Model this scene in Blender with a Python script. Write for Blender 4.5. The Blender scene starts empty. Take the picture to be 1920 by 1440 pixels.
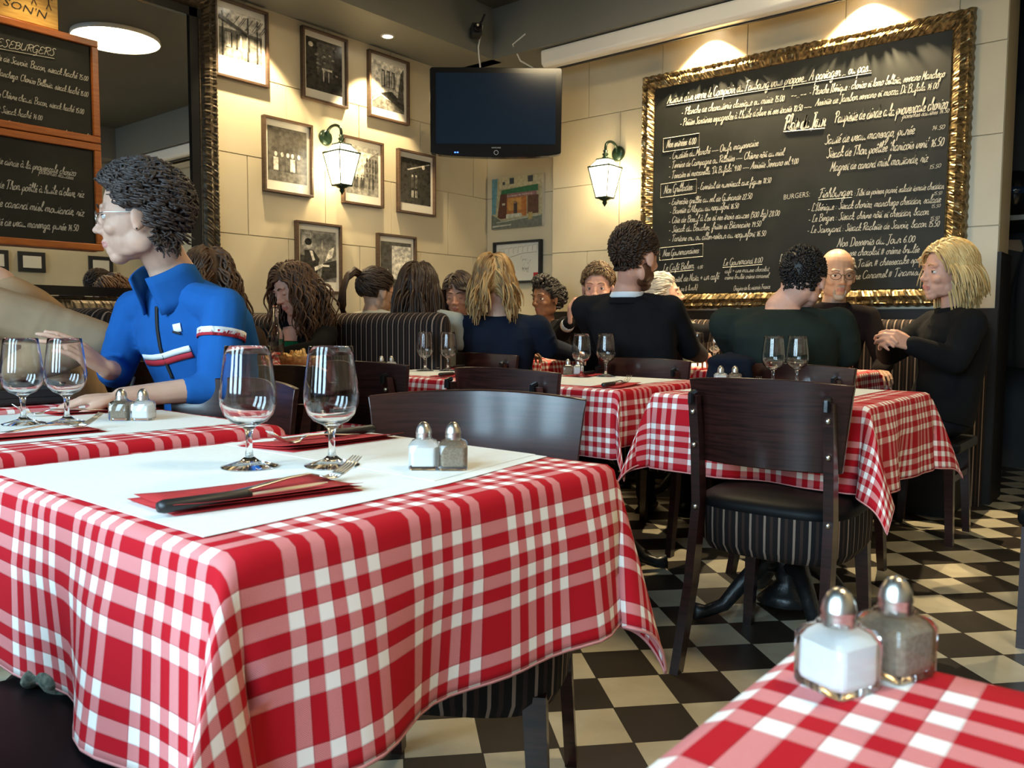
import bpy, bmesh, math, random
import numpy as np
from mathutils import Vector, Matrix, Euler
random.seed(7)
S = bpy.context.scene
COL = S.collection
PI = math.pi
R = math.radians
# ------------------------------------------------------------------ camera
# world: +X runs along the picture wall, +Y along the chalkboard wall, z up, metres
cam_d = bpy.data.cameras.new('camera')
cam = bpy.data.objects.new('camera', cam_d); COL.objects.link(cam)
cam_d.sensor_width = 36; cam_d.lens = 1543.488 / 1920 * 36
cam_d.clip_start = 0.02
AZ = R(39.58155); PT = 0.0712684; RL = 0.00559082
F_ = Vector((math.cos(AZ)*math.cos(PT), math.sin(AZ)*math.cos(PT), -math.sin(PT)))
R_ = Vector((math.sin(AZ), -math.cos(AZ), 0)); U_ = R_.cross(F_)
R2 = R_*math.cos(RL) + U_*math.sin(RL); U2 = -R_*math.sin(RL) + U_*math.cos(RL)
cam.matrix_world = Matrix(((R2.x, U2.x, -F_.x, 0), (R2.y, U2.y, -F_.y, 0), (R2.z, U2.z, -F_.z, 0.98424), (0, 0, 0, 1)))
cam_d.dof.use_dof = True; cam_d.dof.focus_distance = 2.4; cam_d.dof.aperture_fstop = 12
S.camera = cam
S.view_settings.view_transform = 'Standard'; S.view_settings.look = 'None'
S.view_settings.gamma = 1; S.view_settings.use_curve_mapping = False
S.view_settings.exposure = 0.42
# ------------------------------------------------------------------ world + lights
W = bpy.data.worlds.new('sky'); S.world = W; W.use_nodes = True
W.node_tree.nodes['Background'].inputs[0].default_value = (0.55, 0.72, 1.0, 1)
W.node_tree.nodes['Background'].inputs[1].default_value = 0.25
def area(name, loc, rot, sx, sy, e, col):
    l = bpy.data.lights.new(name, 'AREA'); l.shape = 'RECTANGLE'; l.size = sx; l.size_y = sy; l.energy = e; l.color = col
    o = bpy.data.objects.new(name, l); COL.objects.link(o); o.location = loc; o.rotation_euler = rot; return o
# daylight coming in through the street windows behind the camera (facing +X) 
for y in (-0.2, 0.9, 2.02):
    area('window_daylight', (-1.93, y, 1.72), (0, R(-58), 0), 2.0, 0.62, 33, (0.54, 0.81, 1.0)).data.spread = R(108)
def spot(loc, target, e, size, col=(1.0, 0.78, 0.45), blend=0.35, rad=0.02):
    l = bpy.data.lights.new('spot_light', 'SPOT'); l.energy = e; l.spot_size = R(size); l.spot_blend = blend; l.color = col; l.shadow_soft_size = rad
    o = bpy.data.objects.new('spot_light', l); COL.objects.link(o); o.location = loc
    o.rotation_euler = (Vector(target)-Vector(loc)).to_track_quat('-Z', 'Y').to_euler(); return o
def point(loc, e, col=(1.0, 0.8, 0.5), rad=0.04):
    l = bpy.data.lights.new('lamp_light', 'POINT'); l.energy = e; l.color = col; l.shadow_soft_size = rad
    o = bpy.data.objects.new('lamp_light', l); COL.objects.link(o); o.location = loc; return o
# ------------------------------------------------------------------ materials
def mat(name, col, rough=0.6, metal=0.0, spec=0.5, **k):
    m = bpy.data.materials.new(name); m.use_nodes = True
    b = m.node_tree.nodes['Principled BSDF']
    b.inputs['Base Color'].default_value = (*col, 1); b.inputs['Roughness'].default_value = rough
    b.inputs['Metallic'].default_value = metal; b.inputs['Specular IOR Level'].default_value = spec
    for kk, v in k.items():
        b.inputs[kk.replace('_', ' ')].default_value = v
    return m
def nod(m, t, **k):
    n = m.node_tree.nodes.new(t)
    for a, v in k.items(): setattr(n, a, v)
    return n
def lk(m, a, b): m.node_tree.links.new(a, b)
def noisy(m, c2, scale=6, detail=4, lo=0.35, hi=0.65, stretch=(1, 1, 1), coord='Object', bump=0, fac=1.0):
    """mix the base colour with c2 by noise; optional bump"""
    b = m.node_tree.nodes['Principled BSDF']; c1 = tuple(b.inputs['Base Color'].default_value)
    tc = nod(m, 'ShaderNodeTexCoord'); mp = nod(m, 'ShaderNodeMapping'); mp.inputs['Scale'].default_value = stretch
    n = nod(m, 'ShaderNodeTexNoise'); n.inputs['Scale'].default_value = scale; n.inputs['Detail'].default_value = detail
    r = nod(m, 'ShaderNodeValToRGB'); r.color_ramp.elements[0].position = lo; r.color_ramp.elements[1].position = hi
    r.color_ramp.elements[0].color = c1; r.color_ramp.elements[1].color = tuple(c1[i]*(1-fac)+c2[i]*fac for i in range(3)) + (1,)
    lk(m, tc.outputs[coord], mp.inputs[0]); lk(m, mp.outputs[0], n.inputs['Vector']); lk(m, n.outputs['Fac'], r.inputs[0])
    lk(m, r.outputs[0], b.inputs['Base Color'])
    if bump:
        bp = nod(m, 'ShaderNodeBump'); bp.inputs['Strength'].default_value = bump; bp.inputs['Distance'].default_value = 0.01
        lk(m, n.outputs['Fac'], bp.inputs['Height']); lk(m, bp.outputs[0], b.inputs['Normal'])
    return m
def emit(name, col, e):
    m = bpy.data.materials.new(name); m.use_nodes = True; nt = m.node_tree; nt.nodes.clear()
    o = nt.nodes.new('ShaderNodeOutputMaterial'); em = nt.nodes.new('ShaderNodeEmission')
    em.inputs[0].default_value = (*col, 1); em.inputs[1].default_value = e; nt.links.new(em.outputs[0], o.inputs[0]); return m
M = {}
M['wall'] = noisy(mat('wall_paint', (0.56, 0.49, 0.345), 0.38), (0.52, 0.45, 0.315), 3, bump=0.02)
M['dado'] = mat('black_dado', (0.010, 0.009, 0.009), 0.55, 0, 0.3)
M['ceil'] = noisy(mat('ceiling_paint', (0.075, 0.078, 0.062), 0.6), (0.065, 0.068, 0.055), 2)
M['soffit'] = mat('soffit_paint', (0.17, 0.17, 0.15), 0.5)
M['groove'] = mat('groove_dark', (0.42, 0.38, 0.30), 0.7)
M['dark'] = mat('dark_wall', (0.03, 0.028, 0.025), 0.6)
M['black'] = mat('black_gloss', (0.008, 0.008, 0.009), 0.15)
M['blackmatte'] = mat('black_matte', (0.012, 0.012, 0.013), 0.7)
M['wood'] = noisy(mat('dark_wood', (0.013, 0.0042, 0.0034), 0.34, 0, 0.35, Coat_Weight=0.45, Coat_Roughness=0.16), (0.034, 0.010, 0.0075), 5, 6, stretch=(1.5, 1.5, 30))
M['iron'] = noisy(mat('cast_iron', (0.010, 0.010, 0.010), 0.35), (0.02, 0.02, 0.02), 30, bump=0.3)
M['steel'] = mat('steel', (0.66, 0.63, 0.58), 0.30, 1.0)
M['gilt'] = noisy(mat('gilt', (0.30, 0.215, 0.10), 0.36, 0.8), (0.07, 0.048, 0.025), 45, 5, 0.38, 0.68)
M['giltdark'] = noisy(mat('dark_gilt', (0.075, 0.055, 0.032), 0.42, 0.6), (0.022, 0.016, 0.010), 45, 5, 0.4, 0.7)
M['slate'] = noisy(mat('chalkboard', (0.008, 0.009, 0.007), 0.55, 0, 0.3), (0.018, 0.020, 0.016), 4, 6, 0.45, 0.8)
M['chalk'] = mat('chalk', (0.52, 0.50, 0.43), 0.9)
M['orange'] = noisy(mat('orange_wood', (0.44, 0.13, 0.02), 0.35), (0.33, 0.085, 0.014), 6, stretch=(2, 2, 20))
M['pine'] = noisy(mat('yellow_pine', (0.85, 0.52, 0.12), 0.4), (0.65, 0.33, 0.06), 5, stretch=(2, 2, 14))
M['frame'] = noisy(mat('walnut_frame', (0.055, 0.030, 0.018), 0.45), (0.09, 0.05, 0.028), 12, stretch=(1, 1, 6))
M['mount'] = mat('mount_card', (0.66, 0.63, 0.54), 0.35)
M['mirror'] = mat('mirror', (0.85, 0.86, 0.86), 0.0, 1.0)
M['napkin'] = noisy(mat('red_napkin', (0.46, 0.022, 0.022), 0.85), (0.40, 0.016, 0.018), 60, bump=0.1)
M['paper'] = noisy(mat('white_paper', (0.78, 0.79, 0.75), 0.8), (0.75, 0.76, 0.72), 90, bump=0.05)
M['salt'] = mat('salt', (0.9, 0.9, 0.88), 0.8)
M['pepper'] = noisy(mat('ground_pepper', (0.36, 0.28, 0.20), 0.9), (0.25, 0.19, 0.13), 300)
M['white'] = mat('white_plastic', (0.75, 0.73, 0.68), 0.22)
M['knob'] = mat('knife_handle', (0.012, 0.012, 0.012), 0.45)
M['green'] = mat('lantern_green', (0.012, 0.03, 0.015), 0.3, 0.4)
M['lampglow'] = emit('lantern_glow', (1.0, 0.86, 0.58), 9)
M['ledglow'] = emit('downlight_glow', (1.0, 0.9, 0.7), 25)
M['ovalglow'] = emit('round_lamp_glow', (1.0, 0.80, 0.48), 30)
M['blueled'] = emit('blue_led', (0.05, 0.15, 1.0), 6)
M['wicker'] = noisy(mat('wicker', (0.42, 0.20, 0.07), 0.7), (0.25, 0.11, 0.03), 60, bump=0.5)
M['bread'] = noisy(mat('bread', (0.75, 0.45, 0.14), 0.8), (0.85, 0.62, 0.3), 30)
M['cork'] = mat('cream', (0.8, 0.77, 0.68), 0.5)
M['lettuce'] = mat('lettuce', (0.22, 0.36, 0.06), 0.5)
M['bucket'] = mat('pewter', (0.45, 0.45, 0.42), 0.3, 0.9)
M['leather'] = mat('black_leather', (0.004, 0.004, 0.0045), 0.5, 0, 0.15)
g = mat('glass', (1, 1, 1), 0.0); gb = g.node_tree.nodes['Principled BSDF']
gb.inputs['Transmission Weight'].default_value = 1; gb.inputs['IOR'].default_value = 1.45; M['glass'] = g
g = mat('water', (1, 1, 1), 0.0); gb = g.node_tree.nodes['Principled BSDF']
gb.inputs['Transmission Weight'].default_value = 1; gb.inputs['IOR'].default_value = 1.33; M['water'] = g
M['wine'] = mat('rose_wine', (0.95, 0.62, 0.4), 0.0); M['wine'].node_tree.nodes['Principled BSDF'].inputs['Transmission Weight'].default_value = 1
# screen : glossy dark blue-grey panel
M['screen'] = mat('tv_screen', (0.010, 0.022, 0.048), 0.12, 0, 0.6)
# red and white check cloth: pattern in UV metres
def cloth_material():
    m = mat('check_cloth', (0.6, 0.02, 0.03), 0.85, 0, 0.2); b = m.node_tree.nodes['Principled BSDF']
    uv = nod(m, 'ShaderNodeUVMap'); sep = nod(m, 'ShaderNodeSeparateXYZ'); lk(m, uv.outputs[0], sep.inputs[0])
    P = 0.172
    def stripe(o):
        a = nod(m, 'ShaderNodeMath', operation='DIVIDE'); a.inputs[1].default_value = P; lk(m, o, a.inputs[0])
        f = nod(m, 'ShaderNodeMath', operation='FRACT'); lk(m, a.outputs[0], f.inputs[0])
        r = nod(m, 'ShaderNodeValToRGB'); r.color_ramp.interpolation = 'CONSTANT'
        e = r.color_ramp.elements; e[0].position = 0; e[0].color = (0, 0, 0, 1); e[1].position = 0.12; e[1].color = (1, 1, 1, 1)
        for i, p in enumerate((0.222, 0.322, 0.424, 0.524, 0.626, 0.726, 0.828)):
            x = e.new(p); x.color = (i % 2, i % 2, i % 2, 1)
        l = nod(m, 'ShaderNodeValToRGB'); l.color_ramp.interpolation = 'CONSTANT'
        e = l.color_ramp.elements; e[0].position = 0; e[0].color = (0, 0, 0, 1); e[1].position = 0.118; e[1].color = (1, 1, 1, 1)
        for p in (0.222, 0.322, 0.424, 0.524, 0.626, 0.726, 0.828):
            x = e.new(p-0.0001); x.color = (1, 1, 1, 1)
            x = e.new(p+0.008); x.color = (0, 0, 0, 1)
        x = e.new(0.126); x.color = (0, 0, 0, 1)
        for el in list(e)[:]:
            pass
        lk(m, f.outputs[0], r.inputs[0]); lk(m, f.outputs[0], l.inputs[0]); return r.outputs[0], l.outputs[0]
    a, la = stripe(sep.outputs[0]); c, lc = stripe(sep.outputs[1])
    # twill for the mixed squares
    tw = nod(m, 'ShaderNodeMath', operation='ADD'); lk(m, sep.outputs[0], tw.inputs[0]); lk(m, sep.outputs[1], tw.inputs[1])
    tm = nod(m, 'ShaderNodeMath', operation='MULTIPLY'); tm.inputs[1].default_value = 2*PI/0.0022; lk(m, tw.outputs[0], tm.inputs[0])
    ts = nod(m, 'ShaderNodeMath', operation='SINE'); lk(m, tm.outputs[0], ts.inputs[0])
    t2 = nod(m, 'ShaderNodeMath', operation='MULTIPLY_ADD'); t2.inputs[1].default_value = 0.16; t2.inputs[2].default_value = 0.5; lk(m, ts.outputs[0], t2.inputs[0])
    mx = nod(m, 'ShaderNodeMath', operation='MULTIPLY'); lk(m, a, mx.inputs[0]); lk(m, c, mx.inputs[1])
    dx = nod(m, 'ShaderNodeMath', operation='SUBTRACT'); lk(m, a, dx.inputs[0]); lk(m, c, dx.inputs[1])
    ab = nod(m, 'ShaderNodeMath', operation='ABSOLUTE'); lk(m, dx.outputs[0], ab.inputs[0])
    pk = nod(m, 'ShaderNodeMath', operation='MULTIPLY'); lk(m, ab.outputs[0], pk.inputs[0]); lk(m, t2.outputs[0], pk.inputs[1])
    sm = nod(m, 'ShaderNodeMath', operation='ADD'); lk(m, mx.outputs[0], sm.inputs[0]); lk(m, pk.outputs[0], sm.inputs[1])
    rp = nod(m, 'ShaderNodeValToRGB'); e = rp.color_ramp.elements
    e[0].position = 0; e[0].color = (0.43, 0.005, 0.013, 1); e[1].position = 1; e[1].color = (0.86, 0.80, 0.74, 1)
    x = e.new(0.5); x.color = (0.60, 0.15, 0.15, 1); lk(m, sm.outputs[0], rp.inputs[0])
    # thin dark weave line along each change of band
    ln = nod(m, 'ShaderNodeMath', operation='MAXIMUM'); lk(m, la, ln.inputs[0]); lk(m, lc, ln.inputs[1])
    lf = nod(m, 'ShaderNodeMath', operation='MULTIPLY'); lf.inputs[1].default_value = 0.255; lk(m, ln.outputs[0], lf.inputs[0])
    mm = nod(m, 'ShaderNodeMix', data_type='RGBA'); lk(m, lf.outputs[0], mm.inputs[0]); lk(m, rp.outputs[0], mm.inputs[6]); mm.inputs[7].default_value = (0.16, 0.02, 0.03, 1)
    lk(m, mm.outputs[2], b.inputs['Base Color'])
    return m
M['cloth'] = cloth_material()
M['hem'] = mat('hem', (0.62, 0.25, 0.24), 0.9)
def stripe_material():
    m = mat('striped_fabric', (0.01, 0.01, 0.01), 0.85, 0, 0.2); b = m.node_tree.nodes['Principled BSDF']
    uv = nod(m, 'ShaderNodeUVMap'); sep = nod(m, 'ShaderNodeSeparateXYZ'); lk(m, uv.outputs[0], sep.inputs[0])
    f = nod(m, 'ShaderNodeMath', operation='FRACT'); a = nod(m, 'ShaderNodeMath', operation='DIVIDE'); a.inputs[1].default_value = 0.04
    lk(m, sep.outputs[0], a.inputs[0]); lk(m, a.outputs[0], f.inputs[0])
    r = nod(m, 'ShaderNodeValToRGB'); r.color_ramp.interpolation = 'CONSTANT'; e = r.color_ramp.elements
    e[0].position = 0; e[0].color = (0.010, 0.008, 0.008, 1); e[1].position = 0.34; e[1].color = (0.24, 0.17, 0.13, 1)
    x = e.new(0.5); x.color = (0.010, 0.008, 0.008, 1); x = e.new(0.8); x.color = (0.035, 0.02, 0.016, 1)
    lk(m, f.outputs[0], r.inputs[0]); lk(m, r.outputs[0], b.inputs['Base Color']); return m
M['stripe'] = stripe_material()
def floor_material():
    m = mat('checker_tiles', (0.5, 0.5, 0.4), 0.32); b = m.node_tree.nodes['Principled BSDF']
    uv = nod(m, 'ShaderNodeUVMap'); ck = nod(m, 'ShaderNodeTexChecker'); ck.inputs['Scale'].default_value = 1
    ck.inputs['Color1'].default_value = (0.58, 0.52, 0.38, 1); ck.inputs['Color2'].default_value = (0.042, 0.033, 0.024, 1)
    lk(m, uv.outputs[0], ck.inputs['Vector'])
    n = nod(m, 'ShaderNodeTexNoise'); n.inputs['Scale'].default_value = 1.2; n.inputs['Detail'].default_value = 8; lk(m, uv.outputs[0], n.inputs['Vector'])
    r = nod(m, 'ShaderNodeValToRGB'); r.color_ramp.elements[0].position = 0.3; r.color_ramp.elements[0].color = (0.72, 0.70, 0.66, 1); r.color_ramp.elements[1].position = 0.7
    lk(m, n.outputs['Fac'], r.inputs[0])
    mx = nod(m, 'ShaderNodeMix', data_type='RGBA', blend_type='MULTIPLY'); mx.inputs[0].default_value = 1
    lk(m, ck.outputs[0], mx.inputs[6]); lk(m, r.outputs[0], mx.inputs[7])
    # joints, chipped by noise
    br = nod(m, 'ShaderNodeTexBrick'); br.offset = 0; br.squash = 1; br.inputs['Scale'].default_value = 1
    br.inputs['Brick Width'].default_value = 1; br.inputs['Row Height'].default_value = 1; br.inputs['Mortar Size'].default_value = 0.011
    br.inputs['Mortar Smooth'].default_value = 0
    n2 = nod(m, 'ShaderNodeTexNoise'); n2.inputs['Scale'].default_value = 14; n2.inputs['Detail'].default_value = 4; lk(m, uv.outputs[0], n2.inputs['Vector'])
    ad = nod(m, 'ShaderNodeMix', data_type='VECTOR'); ad.inputs[0].default_value = 0.012
    lk(m, uv.outputs[0], ad.inputs[4]); lk(m, n2.outputs['Color'], ad.inputs[5]); lk(m, uv.outputs[0], br.inputs['Vector'])
    m2 = nod(m, 'ShaderNodeMix', data_type='RGBA'); lk(m, br.outputs['Fac'], m2.inputs[0]); lk(m, mx.outputs[2], m2.inputs[6]); m2.inputs[7].default_value = (0.03, 0.026, 0.02, 1)
    lk(m, m2.outputs[2], b.inputs['Base Color']); return m
M['floor'] = floor_material()
def vcol_material(name, rough=0.5, speck=0.0):
    m = mat(name, (0.5, 0.5, 0.5), rough); b = m.node_tree.nodes['Principled BSDF']
    a = nod(m, 'ShaderNodeVertexColor', layer_name='paint')
    n = nod(m, 'ShaderNodeTexNoise'); n.inputs['Scale'].default_value = 38; n.inputs['Detail'].default_value = 6
    tc = nod(m, 'ShaderNodeTexCoord'); lk(m, tc.outputs['Object'], n.inputs['Vector'])
    r = nod(m, 'ShaderNodeValToRGB'); r.color_ramp.elements[0].position = 0.35; r.color_ramp.elements[1].position = 0.68
    r.color_ramp.elements[0].color = (1-speck, 1-speck, 1-speck, 1); r.color_ramp.elements[1].color = (1+speck*1.5,)*3 + (1,)
    lk(m, n.outputs['Fac'], r.inputs[0]); mx = nod(m, 'ShaderNodeMix', data_type='RGBA', blend_type='MULTIPLY'); mx.inputs[0].default_value = 1
    lk(m, a.outputs[0], mx.inputs[6]); lk(m, r.outputs[0], mx.inputs[7]); lk(m, mx.outputs[2], b.inputs['Base Color']); return m
M['print'] = vcol_material('photo_print', 0.25, 0.45)
M['paint'] = vcol_material('painted_canvas', 0.5, 0.18)
# ------------------------------------------------------------------ mesh helpers
class MB:
    def __init__(s): s.v = []; s.f = []; s.m = []; s.uv = []
    def add(s, vs, fs, mi=0, uvs=None):
        o = len(s.v); s.v += [tuple(v) for v in vs]
        for k, f in enumerate(fs):
            s.f.append(tuple(i+o for i in f)); s.m.append(mi); s.uv.append(uvs[k] if uvs else None)
        return s
    def box(s, c, d, mi=0, rot=None, taper=1.0):
        x, y, z = (a/2 for a in d); vs = []
        for sz in (-1, 1):
            t = taper if sz > 0 else 1
            for sx, sy in ((-1, -1), (1, -1), (1, 1), (-1, 1)):
                p = Vector((sx*x*t, sy*y*t, sz*z))
                if rot is not None: p = rot @ p
                vs.append(p + Vector(c))
        return s.add(vs, [(3, 2, 1, 0), (4, 5, 6, 7), (0, 1, 5, 4), (1, 2, 6, 5), (2, 3, 7, 6), (3, 0, 4, 7)], mi)
    def quad(s, a, b, c, d, mi=0): return s.add([a, b, c, d], [(0, 1, 2, 3)], mi)
    def hexa(s, bot, top, mi=0): return s.add(list(bot)+list(top), [(3, 2, 1, 0), (4, 5, 6, 7), (0, 1, 5, 4), (1, 2, 6, 5), (2, 3, 7, 6), (3, 0, 4, 7)], mi)
    def lathe(s, prof, n=24, c=(0, 0, 0), mi=0, axis=None, cap=True):
        vs = []; fs = []; k = len(prof)
        for r, z in prof:
            for i in range(n):
                a = 2*PI*i/n; p = Vector((r*math.cos(a), r*math.sin(a), z))
                if axis is not None: p = axis @ p
                vs.append(p+Vector(c))
        for j in range(k-1):
            for i in range(n): fs.append((j*n+i, j*n+(i+1) % n, (j+1)*n+(i+1) % n, (j+1)*n+i))
        if cap: fs.append(tuple(range(n-1, -1, -1))); fs.append(tuple((k-1)*n+i for i in range(n)))
        return s.add(vs, fs, mi)
    def tube(s, path, rad, n=8, mi=0, cap=True, flat=(1, 1), closed=False):
        P = [Vector(p) for p in path]; k = len(P)
        if not hasattr(rad, '__len__'): rad = [rad]*k
        vs = []; fs = []; up = None
        for j in range(k):
            if closed: t = P[(j+1) % k]-P[j-1]
            else: t = P[min(j+1, k-1)]-P[max(j-1, 0)]
            t.normalize()
            if up is None: up = Vector((0, 0, 1)) if abs(t.z) < 0.9 else Vector((1, 0, 0))
            a = t.cross(up)
            if a.length < 1e-4: a = t.cross(Vector((0, 1, 0)))
            a.normalize(); b = a.cross(t).normalized(); up = b
            for i in range(n):
                an = 2*PI*i/n; vs.append(P[j] + a*math.cos(an)*rad[j]*flat[0] + b*math.sin(an)*rad[j]*flat[1])
        for j in range(k if closed else k-1):
            q = (j+1) % k
            for i in range(n): fs.append((j*n+i, j*n+(i+1) % n, q*n+(i+1) % n, q*n+i))
        if cap and not closed: fs.append(tuple(range(n-1, -1, -1))); fs.append(tuple((k-1)*n+i for i in range(n)))
        return s.add(vs, fs, mi)
    def ell(s, c, r, mi=0, rot=None, n=16, h=10):
        vs = []; fs = []
        for j in range(1, h):
            th = PI*j/h
            for i in range(n):
                a = 2*PI*i/n; p = Vector((r[0]*math.sin(th)*math.cos(a), r[1]*math.sin(th)*math.sin(a), r[2]*math.cos(th)))
                if rot is not None: p = rot @ p
                vs.append(p+Vector(c))
        t = Vector((0, 0, r[2])); b = -t
        if rot is not None: t = rot @ t; b = rot @ b
        vs += [t+Vector(c), b+Vector(c)]; T = len(vs)-2; B = T+1
        for j in range(h-2):
            for i in range(n): fs.append((j*n+i, (j+1)*n+i, (j+1)*n+(i+1) % n, j*n+(i+1) % n))
        for i in range(n): fs.append((T, i, (i+1) % n)); fs.append((B, (h-2)*n+(i+1) % n, (h-2)*n+i))
        return s.add(vs, fs, mi)
    def prism(s, poly, a0, a1, ax=2, mi=0):
        """poly: 2-D outline (ccw), extruded along axis ax from a0 to a1"""
        n = len(poly)
        def P(p, a):
            q = [0, 0, 0]; o = [i for i in range(3) if i != ax]; q[o[0]] = p[0]; q[o[1]] = p[1]; q[ax] = a; return q
        vs = [P(p, a0) for p in poly]+[P(p, a1) for p in poly]
        return s.add(vs, [tuple(range(n-1, -1, -1)), tuple(range(n, 2*n))]+[(i, (i+1) % n, (i+1) % n+n, i+n) for i in range(n)], mi)
    def mesh(s, name, mats, smooth=False):
        me = bpy.data.meshes.new(name); me.from_pydata(s.v, [], s.f)
        for m in mats: me.materials.append(m)
        me.polygons.foreach_set('material_index', s.m)
        if any(u is not None for u in s.uv):
            L = me.uv_layers.new(name='UVMap'); k = 0
            for p, u in zip(me.polygons, s.uv):
                for q in range(p.loop_total): L.data[k].uv = u[q] if u else (0, 0); k += 1
        if smooth: me.polygons.foreach_set('use_smooth', [True]*len(me.polygons))
        bm = bmesh.new(); bm.from_mesh(me); bmesh.ops.recalc_face_normals(bm, faces=bm.faces)
        bm.to_mesh(me); bm.free(); me.update(); return me
    def build(s, name, mats, parent=None, smooth=False, bevel=0, angle=None):
        if not isinstance(mats, (list, tuple)): mats = [mats]
        o = bpy.data.objects.new(name, s.mesh(name, mats, smooth)); COL.objects.link(o)
        if parent: o.parent = parent
        if bevel: b = o.modifiers.new('bevel', 'BEVEL'); b.width = bevel; b.segments = 2; b.limit_method = 'ANGLE'
        if smooth and angle: 
            o.data.set_sharp_from_angle(angle=R(angle))
        return o
def tag(o, label, cat, group=None, kind=None):
    if label: o['label'] = label
    if cat: o['category'] = cat
    if group: o['group'] = group
    if kind: o['kind'] = kind
    return o
def thing(name, label, cat, loc=(0, 0, 0), rz=0, group=None):
    o = bpy.data.objects.new(name, None); COL.objects.link(o); o.location = loc; o.rotation_euler = (0, 0, rz); o.empty_display_size = 0.1
    return tag(o, label, cat, group)
def struct(o): o['kind'] = 'structure'; return o
def copy_tree(o, loc=None, rz=None, label=None, group=None, parent=None):
    c = o.copy(); COL.objects.link(c)
    if parent: c.parent = parent
    if loc is not None: c.location = loc
    if rz is not None: c.rotation_euler = (0, 0, rz)
    if label: c['label'] = label
    if group: c['group'] = group
    for ch in list(o.children): copy_tree(ch, parent=c)
    return c
def evaluated(o, name):
    dg = bpy.context.evaluated_depsgraph_get(); dg.update()
    me = bpy.data.meshes.new_from_object(o.evaluated_get(dg)); me.name = name; return me
def fuse(mb, voxel, smooth=3, name='fused'):
    """union of overlapping closed pieces as one smooth skin"""
    me = mb.mesh('tmp', []); o = bpy.data.objects.new('tmp', me); COL.objects.link(o)
    r = o.modifiers.new('r', 'REMESH'); r.mode = 'VOXEL'; r.voxel_size = voxel; r.use_smooth_shade = True
    if smooth: q = o.modifiers.new('s', 'SMOOTH'); q.factor = 0.5; q.iterations = smooth
    out = evaluated(o, name); bpy.data.objects.remove(o); bpy.data.meshes.remove(me)
    out.polygons.foreach_set('use_smooth', [True]*len(out.polygons)); return out
def link_mesh(me, name, mats, parent=None):
    me.materials.clear()
    for m in (mats if isinstance(mats, (list, tuple)) else [mats]): me.materials.append(m)
    o = bpy.data.objects.new(name, me); COL.objects.link(o); o.parent = parent; return o
def text_mesh(s, name='lettering', shear=0.25, thin=-0.006):
    c = bpy.data.curves.new('t', 'FONT'); c.body = s; c.size = 1; c.shear = shear; c.offset = thin; c.resolution_u = 2
    o = bpy.data.objects.new('t', c); COL.objects.link(o); me = evaluated(o, name); bpy.data.objects.remove(o); bpy.data.curves.remove(c); return me
def put_text(s, p0, p1, h, normal, m, parent, name='menu_line', shear=0.25, thin=-0.008, inv=None):
    """text from p0 to p1 (baseline), capital height about h, on a surface with the given normal"""
    me = text_mesh(s, name, shear, thin); xs = [v.co.x for v in me.vertices]; x0, x1 = min(xs), max(xs)
    p0 = Vector(p0); p1 = Vector(p1); X = p1-p0; w = X.length; X.normalize(); N = Vector(normal).normalized(); Y = N.cross(X).normalized()
    kx = w/(x1-x0); ky = h/0.72
    for v in me.vertices:
        q = p0 + X*(v.co.x-x0)*kx + Y*v.co.y*ky + N*v.co.z
        v.co = q
    me.materials.clear(); me.materials.append(m)
    o = bpy.data.objects.new(name, me); COL.objects.link(o); o.parent = parent
    if parent is not None and inv: o.matrix_parent_inverse = inv
    return o
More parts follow.
